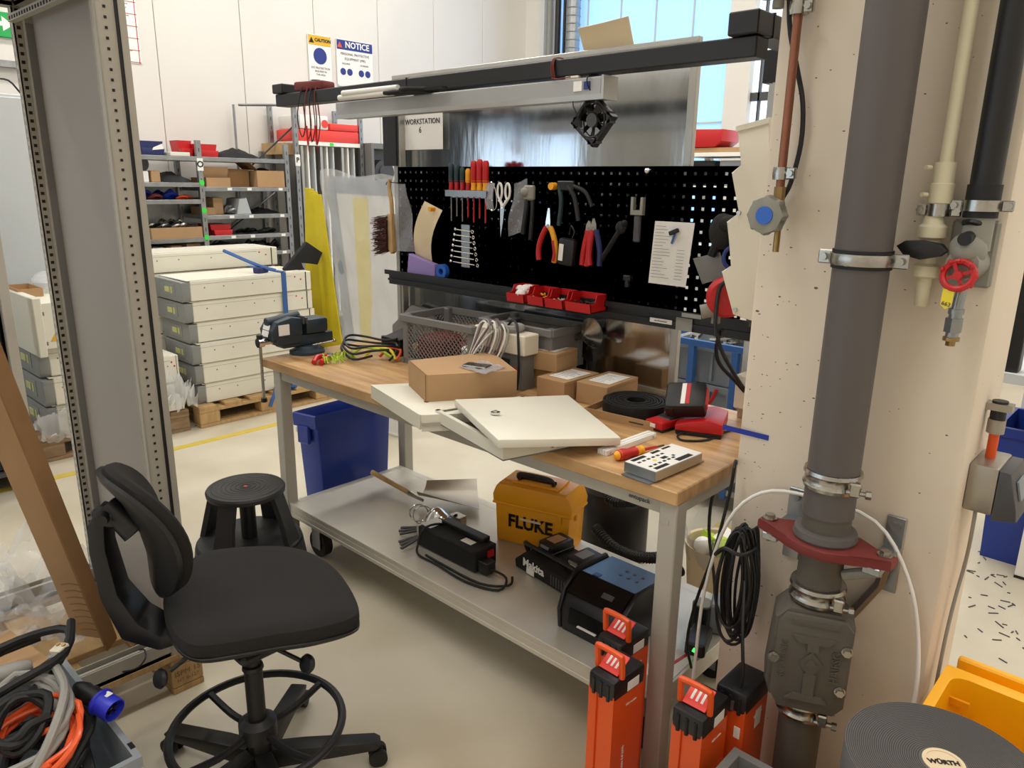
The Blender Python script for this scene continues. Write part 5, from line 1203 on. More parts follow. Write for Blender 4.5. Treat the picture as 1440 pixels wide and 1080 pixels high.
for kx_, ln, dz in ((-1, .20, -.055), (1, .20, -.05)):
    d = Vector((.681, -.733, 0)) if kx_ < 0 else Vector((.733, .68, 0)); 
    p0 = Vector((AX, AY, .445))+(Vector((-.10, -.03, 0)) if kx_ < 0 else Vector((.03, .02, 0)))
    d = Vector((-.02, -.16, -.075)) if kx_ < 0 else Vector((.09, .07, -.055))
    lv = part('lever', G().cyl(p0, p0+d*.85, .006, n=8), 'black', ch_, True)
    part('lever_knob', G().lathe([(0, -.010), (.022, -.008), (.026, 0), (.022, .008), (0, .010)], p0+d, 18, Euler((1.2, .2, 0)).to_matrix()), 'black', lv, True)
g = G().ring((AX, AY, .185), .222, .0115, 56, 10)
part('foot_ring', g, 'black', ch_, True)
g = G().lathe([(.032, .15), (.05, .155), (.05, .20), (.032, .215)], (AX, AY, 0), 20)
for a in range(4):
    t = math.radians(8+90*a); c_, s_ = math.cos(t), math.sin(t)
    g.tube([(AX+.04*c_, AY+.04*s_, .17), (AX+.12*c_, AY+.12*s_, .165), (AX+.215*c_, AY+.215*s_, .185)], .010, 8)
part('ring_spokes', g, 'black', ch_, True)
for a in (58, 130, 202, 274, 346):
    t = math.radians(a); M4 = Matrix.Translation((AX, AY, 0)) @ Matrix.Rotation(t, 4, 'Z')
    g = G().prism([(.03, .055), (.03, .115), (.12, .105), (.31, .082), (.325, .07), (.31, .055)], -.024, .024, 'y', .006)
    g.bm.transform(M4); lg = part('leg', g, 'chairplastic', ch_, True)
    g = G().cyl((.315, -.024, .026), (.315, -.008, .026), .026, n=18).cyl((.315, .008, .026), (.315, .024, .026), .026, n=18).cyl((.315, -.01, .026), (.315, .01, .026), .012).bb(.300, .330, -.010, .010, .026, .06, bev=.004)
    g.bm.transform(M4); part('caster', g, 'rubber', lg, True)
# back bracket and back pad
Bk = Vector((1.035, -.885, 0))
SB = cen.to_3d()+dirb*.20
pts = [Vector(p) for p in ((1.06, -.82, .462), (1.02, -.875, .452), (.965, -.925, .485), (.93, -.955, .575), (.915, -.965, .70), (.915, -.962, .765), (.93, -.945, .81))]
g = G(); vs_ = []
for i, p in enumerate(pts):
    a = (pts[min(i+1, len(pts)-1)]-pts[max(i-1, 0)]).normalized(); nrm_ = a.cross(perp).normalized()
    w_ = (.05, .055, .055, .045, .04, .036, .018)[i]; th = (.012, .02, .030, .022, .020, .020, .014)[i]
    for e, f in ((-1, -1), (1, -1), (1, 1), (-1, 1)): vs_.append(p+perp*w_*e+nrm_*th*f)
k = len(pts); g._add(vs_, [(i*4+j, i*4+(j+1) % 4, (i+1)*4+(j+1) % 4, (i+1)*4+j) for i in range(k-1) for j in range(4)]+[(3, 2, 1, 0), tuple((k-1)*4+j for j in range(4))])
bmesh.ops.bevel(g.bm, geom=g.bm.edges[:], offset=.005, segments=2, profile=.5, affect='EDGES')
part('back_bracket', g, 'black', ch_, True)
pc_ = Vector((.985, -.895, .742)); tilt = .27; db2 = Vector((-.16, -.987, 0)); pr2 = Vector((-.987, .16, 0))
upv = (Vector((0, 0, 1))*math.cos(tilt)+db2*math.sin(tilt)).normalized(); fr_ = pr2.cross(upv).normalized()
if fr_.dot(db2) > 0: fr_ = -fr_
def padpt(r, a, off):
    u_ = .165*math.cos(a)*(abs(math.cos(a))**-.12 if abs(math.cos(a)) > .02 else 1); v_ = .185*math.sin(a)
    u_, v_ = r*u_, r*v_; return pc_+pr2*u_+upv*v_+fr_*(off+1.9*u_*u_-.6*v_*v_)
def padmesh(lay, n=40):
    g = G(); vs_ = [padpt(r, 2*PI*j/n, o_) for r, o_ in lay for j in range(n)]
    k = len(lay); g._add(vs_, [(i*n+j, i*n+(j+1) % n, (i+1)*n+(j+1) % n, (i+1)*n+j) for i in range(k-1) for j in range(n)]+[tuple(range(n))[::-1], tuple(range((k-1)*n, k*n))]); return g
part('back_cushion', padmesh([(.96, -.002), (1.0, .010), (.99, .026), (.93, .036), (.7, .042), (.3, .043), (.05, .043)]), 'fabric', ch_, True)
part('back_shell', padmesh([(.05, -.004), (.5, -.006), (.9, -.016), (1.0, -.012), (1.01, -.002), (.97, .002)]), 'black', ch_, True)
hub_ = pts[-1]
part('back_hub', G().cyl(hub_, pc_-fr_*.01, .028, .034, 14).box(tuple(hub_+Vector((0, 0, -.03))), (.07, .06, .05), rz=.6, bev=.01).cyl(hub_-perp*.055+Vector((0, 0, -.02)), hub_+perp*.055+Vector((0, 0, -.02)), .016), 'black', ch_, True)
# ---------------------------------------------------------------- round kick stool
st = thing('step_stool', 'round dark grey plastic step stool beside the workbench', 'stool', (.235, -.235, 0))
part('top', G().lathe([(.10, .415), (.135, .41), (.148, .415), (.150, .43), (.145, .438), (.12, .440), (.0, .438)], (0, 0, 0), 40), 'stoolplastic', st)
g = G()
for i in range(7): g.ring((0, 0, .4392), .02+.018*i, .0012, 36, 4)
part('top_rings', g, 'black', st)
part('dot', G().cyl((0, 0, .4392), (0, 0, .4408), .006), 'batterylabel', st)
part('step', G().lathe([(.04, .205), (.19, .20), (.200, .205), (.202, .215), (.195, .222), (.04, .225)], (0, 0, 0), 40), 'stoolplastic', st)
part('skirt', G().lathe([(.225, .012), (.232, .02), (.205, .205), (.200, .205), (.222, .02), (.225, .012)], (0, 0, 0), 40), 'stoolplastic', st)
for a in range(4):
    t = a*PI/2+.55; g = G()
    vs_ = []
    for z, r in ((.22, .195), (.32, .170), (.412, .142)):
        hw = .042 if z < .3 else .034
        for e, f in ((-1, 0), (1, 0), (1, -.022), (-1, -.022)): vs_.append((math.cos(t)*(r+f)-math.sin(t)*hw*e, math.sin(t)*(r+f)+math.cos(t)*hw*e, z))
    g._add(vs_, [(i*4+j, i*4+(j+1) % 4, (i+1)*4+(j+1) % 4, (i+1)*4+j) for i in range(2) for j in range(4)]+[(3, 2, 1, 0), (8, 9, 10, 11)])
    part('leg', g, 'stoolplastic', st)
part('hub', G().cyl((0, 0, .22), (0, 0, .415), .03, n=16), 'black', st)
part('foot_ring', G().lathe([(.20, 0), (.228, 0), (.23, .012), (.20, .012), (.20, 0)], (0, 0, 0), 40), 'rubber', st)
# ---------------------------------------------------------------- grey crate of cables, lower left
kx0, kx1, ky0, ky1, kz = .70, 1.255, -1.47, -1.055, .32
kc = thing('storage_crate', 'grey plastic crate full of cables in the lower left corner', 'crate', ((kx0+kx1)/2, (ky0+ky1)/2, 0))
g = G().tray(kx0, kx1, ky0, ky1, 0, kz, .006, .012, .03)
for q in ((kx1+.002, -1.30), (kx1+.002, -1.18)): g.bb(q[0]-.006, q[0]+.004, q[1]-.004, q[1]+.004, .05, kz-.03)
part('body', g, 'crategrey', kc, True)
part('rim_slots', G().bb(1.20, 1.225, ky1-.001, ky1+.010, kz+.0002, kz+.0012), 'black', kc, True)
def coil(name, label, m_, c, r0, r, n, ez, seed, tiltv=(0, 0), sc=(1, 1)):
    random.seed(seed); pts = []
    for i in range(n*8):
        a = i*PI/4+.3*seed; rr = r0*(1+.13*math.sin(i*1.7+seed)); 
        x = c[0]+rr*sc[0]*math.cos(a)+random.uniform(-.008, .008); y = c[1]+rr*sc[1]*math.sin(a)+random.uniform(-.008, .008)
        pts.append((x, y, c[2]+(x-c[0])*tiltv[0]+(y-c[1])*tiltv[1]+.01*math.sin(i*2.1)+ez*i/8))
    return solo(name, G().tube(pts, r, 8, False, 3), m_, label, 'cable')
coil('cable_coil', 'lowest black cable coil filling the lower left crate', 'rubber', (.99, -1.26, .20), .14, .011, 5, .02, 1)
coil('cable_coil', 'thick black cable coil at the right side of the crate, below the blue plug', 'rubber', (1.09, -1.19, .27), .085, .010, 4, .018, 2, (-.3, .3))
coil('cable_coil', 'orange cable coil lying on the cables in the crate', 'orange_light', (1.12, -1.22, .36), .085, .0062, 5, .008, 3, (-.35, .25))
coil('cable_coil', 'light grey cable coil around the orange one in the crate', 'cablegrey', (1.08, -1.25, .385), .115, .0085, 3, .010, 4, (-.35, .3))
coil('cable_coil', 'black cable coil on top inside the orange coil', 'rubber', (1.10, -1.235, .42), .055, .010, 3, .010, 6, (-.4, .2))
coil('cable_coil', 'large black cable looping above the crate at the left image edge', 'rubber', (.88, -1.22, .40), .15, .0105, 2, .03, 8, (.1, .25))
solo('grey_cable', G().tube([(.93, -1.12, .44), (1.02, -1.13, .47), (1.10, -1.14, .46), (1.17, -1.19, .42), (1.20, -1.25, .36), (1.18, -1.32, .30)], .010, 8), 'cablegrey', 'bright grey cable arching over the orange coil', 'cable')
solo('orange_cable', G().tube([(1.14, -1.13, .41), (1.20, -1.15, .40), (1.22, -1.20, .37), (1.20, -1.25, .34), (1.13, -1.30, .33), (1.08, -1.30, .36), (1.16, -1.18, .42)], .0065, 8), 'orange_light', 'orange cable end looping out at the right of the orange coil', 'cable')
bpg = thing('blue_plug', 'blue round three-pin industrial plug with black grip on the crate rim', 'plug', (1.10, -1.05, .37))
q0, q1 = Vector((1.03, -1.10, .415)), Vector((1.16, -1.055, .385)); ax = (q1-q0).normalized(); Rm = ax.to_track_quat('Z', 'Y').to_matrix()
part('grip', G().lathe([(.010, 0), (.016, .01), (.022, .03), (.020, .04), (.024, .05), (.023, .08)], q0, 18, Rm), 'black', bpg, True)
part('shell', G().lathe([(.020, .075), (.032, .082), (.032, .088), (.0285, .09), (.0285, .128), (.0275, .132), (.025, .132), (.024, .105)], q0, 24, Rm), 'plugblue', bpg, True)
part('insert', G().lathe([(.0, .11), (.024, .11), (.024, .10)], q0, 20, Rm), 'black', bpg, True)
for a in range(4):
    v_ = Rm@Vector((.011*math.cos(a*PI/2+.6), .011*math.sin(a*PI/2+.6), .108)); part('pin', G().cyl(q0+v_, q0+v_+ax*.02, .003, n=8), 'chrome', bpg, True)
v_ = Rm@Vector((.0, .0, .107)); part('label', G().box(tuple(q0+v_+Vector((-.002, .005, .0288))), (.018, .016, .001), rz=.3), 'label', bpg, True)
rpg = thing('red_plug', 'red and grey industrial plug lying among the cables at the left edge', 'plug', (.90, -1.25, .45))
q0, q1 = Vector((.93, -1.16, .455)), Vector((.90, -1.30, .445)); ax = (q1-q0).normalized(); Rm = ax.to_track_quat('Z', 'Y').to_matrix()
part('grip', G().lathe([(.010, 0), (.018, .012), (.022, .04), (.024, .07)], q0, 16, Rm), 'cablegrey', rpg, True)
part('shell', G().lathe([(.022, .068), (.034, .075), (.033, .13), (.028, .132), (.027, .10), (0, .10)], q0, 22, Rm), 'darkred', rpg, True)
tbk = thing('connector_block', 'small cream connector block on top of the cables in the crate', 'connector', (.96, -1.11, .47))
part('body', G().box((.965, -1.105, .485), (.035, .03, .022), rot=(.2, -.2, .4), bev=.002), 'cream', tbk, True)
part('terminal', G().cyl((.955, -1.105, .494), (.956, -1.106, .500), .005).cyl((.972, -1.098, .498), (.973, -1.099, .503), .005), 'brass', tbk, True)
solo('carton_flap', G().box((.70, -1.16, .36), (.16, .10, .008), rot=(.2, .25, .3)), 'brownbox', 'brown carton flap behind the crate at the left edge', 'cardboard')
solo('tall_black_rod', G().tube([(1.26, -1.515, .0), (1.20, -1.46, .30), (1.135, -1.40, .62)], .0075, 10), 'black', 'thin black rod standing in front of the crate at the left edge', 'rod')
g = G().tube([(.66, -.90, .165), (.69, -.86, .163), (.70, -.83, .19), (.66, -.82, .20), (.62, -.85, .17)], .0025, 6, True)
solo('bent_wire', g, 'black', 'small bent black wire at the foot of the cardboard packing', 'wire')
# ---------------------------------------------------------------- stacked cabinets on pallets
def euro_pallet(x0, y0, L, Wd, label, m_='oldwood', rz=0):
    """long side along y, front at x0 (towards the room), extends to -x"""
    t = thing('pallet', label, 'pallet', (x0, y0, 0), rz, 'pallets of stacked white units')
    for k in range(3):
        xx = -.05-k*(Wd-.1)/2
        part('board', G().bb(xx-.05, xx+.05, 0, L, 0, .022, bev=.002), m_, t)
        part('board', G().bb(xx-.05, xx+.05, 0, L, .10, .122, bev=.002), m_, t)
        for j in range(3): part('block', G().bb(xx-.05, xx+.05, j*(L-.14)/2, j*(L-.14)/2+.14, .022, .10, bev=.005), m_, t)
    for j in range(6): part('board', G().bb(-Wd, 0, j*(L-.12)/5, j*(L-.12)/5+.12, .122, .144, bev=.003), m_, t)
    return t
euro_pallet(-1.85, .52, 1.02, .8, 'pallet under the tall strapped stack of white units', 'palewood')
euro_pallet(-1.87, -.42, .88, .8, 'dark old pallet under the film-wrapped white units behind the cabinet frame')
euro_pallet(-2.05, 1.58, .5, .6, 'short pallet beside the yellow strips, behind the vise', 'palewood')
def unit(x, y, z, L, Wd, H, label, ends=True, grp='white units in the tall stack'):
    t = thing('white_unit', label, 'battery unit', (x, y, z), 0, grp)
    part('case', G().bb(-Wd, 0, .05, L, .003, H-.003, bev=.004), 'cabinet', t)
    part('top_sheet', G().bb(-Wd+.004, -.002, .03, L-.05, H-.004, H), 'cabinet', t)
    part('end_plate', G().prism([(-Wd, .0), (-.02, .0), (0, .03), (0, H-.012), (-.03, H-.01), (-Wd, H-.005)], -.005, .05, 'y', .004), 'endplate', t)
    g = G().bb(-Wd*.58, -Wd*.42, -.012, -.005, H*.38, H*.62).bb(-Wd*.38, -Wd*.33, -.010, -.005, H*.35, H*.65)
    part('connector', g, 'connector', t)
    part('connector_plate', G().bb(-Wd*.68, -Wd*.25, -.008, -.005, H*.22, H*.78), 'endplate', t)
    g = G()
    for yy in (.10, .24, .46, .62): g.cyl((-.001, L*yy+.05, H*.62), (.001, L*yy+.05, H*.62), .005, n=8)
    g.bb(-.0005, .0007, .0, L*.84, H*.80, H*.81)
    part('rivet', g, 'greyplastic', t)
    part('end_strip', G().bb(-.0, .002, L*.95, L*.957, .004, H-.004), 'black', t)
    for (u_, v_) in ((.86, .75), (.91, .6)): part('warning_dot', G().cyl((0, L*u_, H*v_), (.0015, L*u_, H*v_), .006, n=8), 'red', t)
    return t
nth = ('bottom', 'second from the bottom', 'third from the bottom', 'fourth from the bottom', 'fifth from the bottom', 'top front')
for k in range(6):
    unit(-1.90+.012*((k*7) % 3-1), .555-.010*k+(.012 if k == 3 else 0), .144+.1385*k, .93, .42, .137, 'white unit, '+nth[k]+' of the tall strapped stack')
for k in range(6):
    unit(-2.37, .42, .144+.1385*k, .95, .36, .137, 'rear row white unit of the tall stack, '+nth[k].replace('top front', 'top'), grp='rear row of the tall stack') if k < 6 else None
unit(-2.36, .40, .144+.1385*6, 1.05, .36, .137, 'single white unit on top of the rear row of the tall stack')
sp = thing('ratchet_strap', 'blue ratchet strap around the tall stack of white units', 'strap', (-1.9, 1.2, .9))
part('strap', G().bb(-1.888, -1.883, 1.20, 1.235, .62, .975).bb(-1.888, -1.883, 1.20, 1.235, .12, .30).bb(-2.64, -1.883, 1.20, 1.235, .978, .983).tube([(-2.2, .95, 1.12), (-2.0, 1.08, 1.03), (-1.92, 1.18, .99)], .012, 6), 'railblue', sp, True)
part('ratchet', G().box((-1.98, 1.10, .995), (.06, .10, .04), rz=.4, bev=.006), 'navy', sp, True)
g = G()
for k in range(5): g.ring((-1.878, 1.218, .615-.032*k), .013, .004, 10, 6, Euler((0, PI/2, k*PI/2)).to_matrix())
part('chain', g, 'darkgrey', sp, True)
part('loose_end', G().tube([(-1.84, 1.02, .05), (-1.86, 1.08, .15), (-1.95, 1.15, .155), (-1.86, 1.25, .15)], .013, 6), 'railblue', sp, True)
# left stacked units behind the cabinet
for k in range(3):
    unit(-1.93+.02*(k % 2), -.33, .144+.17*k, .44, .55, .168, ('bottom', 'middle', 'top')[k]+' white unit of the low stack left of the tall stack', grp='low stack of white units')
wu = thing('white_cabinet', 'white cabinet with yellow warning triangle lying on the low stack', 'cabinet', (-1.9, -.2, .654))
wu.location = (-2.1, -.1, .654)
part('body', G().bb(-2.5, -1.88, -.30, .10, .656, .92, bev=.004), 'cabinet', wu, True)
part('door', G().bb(-2.45, -1.84, -.345, -.302, .62, .955, bev=.004), 'cabinet', wu, True)
part('warning_sign', G().prism([(-.27, .70), (-.18, .70), (-.225, .775)], -1.880, -1.877, 'x'), 'signyellow', wu, True)
part('sign_mark', G().prism([(-.23, .715), (-.218, .715), (-.213, .75), (-.225, .75)], -1.8775, -1.876, 'x'), 'black', wu, True)
part('hinge', G().bb(-1.90, -1.875, -.30, -.285, .68, .70).bb(-1.90, -1.875, -.30, -.285, .85, .87), 'greyplastic', wu, True)
o = solo('film_bundle', G().sph((-2.35, -.08, .985), .10, (1.6, 1.2, .62), 14, 8), 'filmthick', 'bundle wrapped in clear film on top of the white cabinet', 'bundle')
solo('open_carton', G().tray(-2.42, -2.15, -.33, -.2, .922, .97, .005), 'brownbox', 'low brown carton tray behind the film bundle', 'box')
film(-1.95, -.14, .26, .5, .12, .16, 'sheet of clear film draped over the old pallet', 'filmthick', 7)
film(-1.86, .36, .16, .26, .13, .28, 'film wrapped around the end of the low stack beside the tall stack', 'filmthick', 9)
for k in range(2): unit(-1.88, .12-.01*k, .146+.19*k, .32, .5, .18, ('lower', 'upper')[k]+' short white unit wrapped in film next to the tall stack', grp='short wrapped units')
# big grey cabinet far left
gc = thing('grey_cabinet', 'large light grey cabinet standing against the left wall behind the frame', 'cabinet', (-2.9, -1.0, 0))
part('body', G().bb(-3.3, -2.65, -2.4, .20, .0, 2.08, bev=.006), 'panelgrey', gc, True)
part('door', G().bb(-2.65, -2.632, -2.38, -.02, .05, 2.06, bev=.004), 'panelgrey', gc, True)
part('door', G().bb(-2.65, -2.632, -.0, .19, .05, 2.06, bev=.004), 'panelgrey', gc, True)
solo('cable_loops', G().tube([(-2.9, -.2, 2.09), (-2.9, -.12, 2.17), (-2.9, -.02, 2.18), (-2.9, .05, 2.10), (-2.88, .08, 2.16), (-2.86, .14, 2.10)], .006, 6), 'rubber', 'black cables looping on top of the large grey cabinet', 'cable')
solo('wall_cable_tray', G().bb(XL+.002, XL+.06, -1.6, .9, 2.365, 2.41), 'zinc', 'perforated metal cable tray on the wall at the upper left', 'cable tray')
ex = thing('exit_sign', 'green emergency exit sign with white arrow on the left wall', 'sign', (XL, .1, 2.5))
part('panel', G().bb(XL+.002, XL+.03, -.30, .36, 2.57, 2.74, bev=.004), 'green', ex, True)
part('arrow', G().prism([(.17, 2.645), (.25, 2.645), (.25, 2.61), (.32, 2.66), (.25, 2.71), (.25, 2.675), (.17, 2.675)], XL+.030, XL+.032, 'x'), 'label', ex, True)
# ---------------------------------------------------------------- shelving along the left wall
RX, RD = -3.4, .42
random.seed(21)
rk = thing('shelf_rack', 'grey metal shelf rack with upright marked O against the left wall', 'shelf rack', (-3.6, 1.5, 0))
def upright(x, y, H, par, m_='zinc'):
    o = part('upright', G().bb(x-.035, x, y-.02, y+.02, 0, H), m_, par, True)
    g = G()
    for i in range(int(H/.08)): g.bb(x-.0005, x+.0006, y-.004, y+.004, .05+i*.08, .08+i*.08)
    part('slots', g, 'darkgrey', o, True)['kind'] = 'stuff'
    return o
for y in (.42, 1.40, 2.20):
    upright(RX, y, 1.90 if y > 1 else 1.85, rk); upright(RX-RD, y, 1.85, rk)
levL = (1.772, 1.565, 1.430, 1.12, .70); levR = (1.772, 1.532, 1.301, 1.13, .975, .45)
for z in levL: part('shelf', G().bb(RX-RD, RX, .44, 1.385, z-.035, z, bev=.002), 'zinc', rk, True)
for z in levR: part('shelf', G().bb(RX-RD, RX, 1.415, 2.18, z-.035, z, bev=.002), 'zinc', rk, True)
part('rear_panel', G().bb(RX-RD-.045, RX-RD-.037, .42, 2.22, .3, 1.55), 'zinc', rk, True)
part('cross_brace', G().cyl((RX-RD+.01, 1.45, .9), (RX-RD+.01, 2.30, 1.48), .008, n=6), 'zinc', rk, True)
part('sign_plate', G().bb(RX+.001, RX+.003, 1.375, 1.425, 1.66, 1.76), 'label', rk, True)
text('lettering', 'O', .07, 'black', rk, (RX+.004, 1.40, 1.71), (0, 1, 0), (0, 0, 1), bold=.002)
for z in (1.565, 1.34, 1.12, .90): part('green_marker', G().cyl((RX, 1.40, z), (RX+.003, 1.40, z), .022, n=12), 'greenmark', rk, True)
for z in levR[1:5]:
    for y in (1.62, 1.80, 2.1): part('shelf_label', G().bb(RX, RX+.0015, y, y+.04, z-.028, z-.006), 'label', rk, True)
r2_ = thing('shelf_rack', 'tall grey shelf rack with upright marked P holding vertical panels', 'shelf rack', (-3.6, 2.9, 0))
for y in (2.31, 3.02): upright(RX, y, 2.26, r2_); upright(RX-RD, y, 2.26, r2_)
part('shelf', G().bb(RX-RD, RX, 2.33, 3.0, 1.905, 1.94), 'label', r2_, True)
part('shelf', G().bb(RX-RD, RX, 2.33, 3.0, .30, .335), 'zinc', r2_, True)
part('sign_plate', G().bb(RX+.001, RX+.003, 2.285, 2.335, 1.72, 1.82), 'label', r2_, True)
text('lettering', 'P', .06, 'black', r2_, (RX+.004, 2.31, 1.77), (0, 1, 0), (0, 0, 1), bold=.002)
part('green_marker', G().bb(RX, RX+.003, 2.66, 2.70, 1.91, 1.935), 'greenmark', r2_, True)
part('top_frame', G().cyl((RX-.02, 2.30, 2.24), (RX-RD, 2.0, 2.24), .012, n=6).cyl((RX-RD, 1.95, 1.4), (RX-RD, 1.95, 2.24), .012, n=6), 'zinc', r2_, True)
part('diagonal', G().cyl((RX-RD, 2.0, 1.65), (RX-.05, 2.36, 2.1), .008, n=6), 'darkgrey', r2_, True)
solo('wood_box', G().tray(-3.86, -3.50, 2.22, 2.50, 1.82, 1.92, .012), 'palewood', 'wooden tray on the shelf behind the upright marked P', 'box')
for k in range(9):
    y = 2.36+.068*k+(.03 if k > 5 else 0)
    solo('stored_panel', G().bb(-3.72, -3.42, y, y+(.016 if k % 3 else .028), .34, 1.90, bev=.002), ('alu', 'label', 'panelgrey')[k % 3], ('first', 'second', 'third', 'fourth', 'fifth', 'sixth', 'seventh', 'eighth', 'ninth')[k]+' from the left of the upright light panels stored in the rack marked P', 'panel', 'upright panels in the rack')
for k, (y0, y1, z0, z1, m_, lb_) in enumerate(((2.33, 3.0, 1.942, 2.045, 'batterylabel', 'long flat red-orange case on top of the rack marked P'), (2.36, 2.66, 2.047, 2.17, 'white', 'white box with red face on the red-orange case'), (2.68, 3.0, 2.047, 2.11, 'batterylabel', 'shorter red-orange case lying right of the white box'))):
    solo('equipment_case', G().bb(-3.78, -3.41, y0, y1, z0, z1, bev=.012, seg=2), m_, lb_, 'case')
solo('red_disc', G().cyl((-3.409, 2.62, 2.10), (-3.405, 2.62, 2.10), .035), 'batterylabel', 'round red emblem on the face of the white box', 'emblem')
dk = thing('machine_box', 'grey machine housing with dark round motor right of the stored panels', 'machine', (-3.5, 3.3, 0))
part('frame', G().bb(-3.75, -3.30, 3.06, 3.6, 1.90, 1.95).bb(-3.75, -3.30, 3.06, 3.09, .5, 1.90).bb(-3.75, -3.7, 3.09, 3.6, .3, 1.90), 'greyplastic', dk, True)
part('motor', G().cyl((-3.65, 3.24, 1.68), (-3.34, 3.24, 1.68), .12, n=20).cyl((-3.34, 3.24, 1.68), (-3.32, 3.24, 1.68), .07, n=20), 'darkgrey', dk, True)
part('base', G().bb(-3.70, -3.33, 3.12, 3.58, 0, 1.55), 'darkgrey', dk, True)
# contents of the O rack: (name, category, y0, y1, z, height, material, label, type)
def shelf_box(name, cat, y0, y1, z, h, m_, label, kind='box', dx=.06, d=.28):
    x1 = RX-dx; x0 = x1-d
    if kind == 'box': g = G().bb(x0, x1, y0, y1, z, z+h, bev=.004)
    elif kind == 'tray': g = G().tray(x0, x1, y0, y1, z, z+h, .006)
    elif kind == 'bin': 
        g = G().prism([(y0+.02, z), (y1-.02, z), (y1, z+h), (y0, z+h)], x0, x1-.05, 'x').prism([(y0+.02, z), (y1-.02, z), (y1-.01, z+h*.5), (y0+.01, z+h*.5)], x1-.05, x1, 'x', .004)
    elif kind == 'heap':
        g = G()
        for i in range(10):
            y = random.uniform(y0+.04, y1-.04); x = random.uniform(x0+.05, x1-.03)
            g.tube([(x, y-.04, z+h*.25), (x+.03, y, z+h*random.uniform(.5, 1)), (x, y+.05, z+h*.4), (x-.03, y+.01, z+h*.2)], h*.10+.004, 6, True)
    elif kind == 'cloth':
        g = G().sheet(lambda u, v: Vector((x0+(x1-x0)*u, y0+(y1-y0)*v, z+.004+h*math.sin(u*PI)**.5*math.sin(v*PI)**.6*(.8+.4*noise.noise(Vector((u*5, v*6, z*9)))))), 12, 14)
    return solo(name, g, m_, label, cat)
T = levL[0]
shelf_box('blue_bin', 'bin', .96, 1.16, T, .11, 'navy', 'dark blue plastic bin on top of the rack, left end', 'bin')
solo('bin_flap', G().prism([(1.05, T+.04), (1.14, T+.05), (1.13, T+.09), (1.06, T+.06)], RX-.058, RX-.055, 'x'), 'label', 'white label flap on the dark blue bin', 'label')
shelf_box('white_sheets', 'sheets', 1.17, 1.33, T, .03, 'cabinet', 'flat white sheets on top of the rack beside the blue bin', d=.34, dx=.01)
shelf_box('red_bin', 'bin', 1.32, 1.44, T, .13, 'red', 'red plastic bin on top of the rack, left of the upright O', 'bin', .16, .2)
shelf_box('red_bin', 'bin', 1.425, 1.61, T, .105, 'red', 'larger red plastic bin on top of the rack, right of the upright O', 'bin')
shelf_box('black_bag', 'bag', 1.62, 1.98, T, .085, 'blackmatt', 'black cloth bag lying on top of the rack, right end', 'cloth')
z = levL[1]
solo('round_drum', G().cyl((-3.7, .97, z+.14), (-3.5, .97, z+.14), .06, n=18).bb(-3.7, -3.5, .93, 1.01, z, z+.09), 'darkgrey', 'dark round drum on the upper left shelf of the rack', 'drum')
shelf_box('carton', 'box', .93, .99, z, .085, 'paper', 'pale small carton at the left of the upper left shelf', 'box', .03, .1)
shelf_box('carton', 'box', 1.01, 1.08, z, .09, 'brownbox', 'upright small brown carton on the upper left shelf', 'box', .03)
shelf_box('dark_sheets', 'sheets', 1.10, 1.37, z, .09, 'darkgrey', 'dark panels lying on the upper left shelf', 'cloth', .1)
z = levL[2]
shelf_box('blue_cables', 'cable', .90, 1.03, z, .07, 'deepblue', 'bundle of blue cables on the second left shelf, far left', 'heap')
shelf_box('red_cables', 'cable', 1.0, 1.10, z, .045, 'darkred', 'bundle of red cables between the blue bundles', 'heap')
shelf_box('blue_cables', 'cable', 1.09, 1.25, z, .075, 'deepblue', 'bundle of bright blue cables on the second left shelf, centre', 'heap')
shelf_box('orange_cables', 'cable', 1.2, 1.36, z, .035, 'orange', 'orange cables on the second left shelf, right', 'heap')
z = levL[3]
shelf_box('open_carton', 'box', .95, 1.37, z, .09, 'cardboard', 'long open brown carton tray on the third left shelf', 'tray', .0, .36)
shelf_box('packed_parts', 'parts', 1.0, 1.30, z+.06, .09, 'steel', 'heap of silver packed parts in the long open carton', 'heap')
shelf_box('packed_parts', 'parts', 1.02, 1.28, z+.05, .08, 'rubber', 'heap of black packed parts in the long open carton', 'heap')
z = levL[4]+.30
part('shelf', G().bb(RX-RD, RX, .44, 1.385, z-.035, z, bev=.002), 'zinc', rk, True)
for k, (a, b) in enumerate(((.97, 1.06), (1.12, 1.21), (1.25, 1.37))): shelf_box('carton', 'box', a, b, z, .05+.01*k, 'brownbox' if k else 'paper', ('pale', 'small brown', 'wide brown')[k]+' carton on the lowest visible left shelf')
z = levR[1]
c_ = shelf_box('open_carton', 'box', 1.45, 1.66, z, .075, 'cardboard', 'brown carton with raised pale lid on the upper right shelf', 'tray', .02)
o = part('lid_flap', G().box((RX-.06, 1.555, z+.115), (.008, .21, .10), rot=(0, .35, 0)), 'brownbox', c_, True)
shelf_box('brown_carton', 'box', 1.67, 1.88, z, .15, 'cardboard_dark', 'dark brown carton in the middle of the upper right shelf', 'box', .10)
oc_ = shelf_box('open_carton', 'box', 1.90, 2.165, z, .14, 'cardboard', 'open brown carton with black content at the right of the upper right shelf', 'tray', .0, .3)
part('flap', G().box((RX-.16, 1.885, z+.18), (.25, .10, .006), rot=(-.7, 0, 0)), 'cardboard_dark', oc_, True)
solo('black_content', G().sph((RX-.15, 2.03, z+.11), .08, (1, 1.1, .7)), 'blackmatt', 'black bag in the open carton at the right of the upper shelf', 'bag')
z = levR[2]
shelf_box('carton', 'box', 1.44, 1.53, z, .06, 'cardboard', 'low brown carton on the second right shelf, left')
shelf_box('carton', 'box', 1.54, 1.63, z, .14, 'brownbox', 'tall brown carton on the second right shelf', 'box', .12)
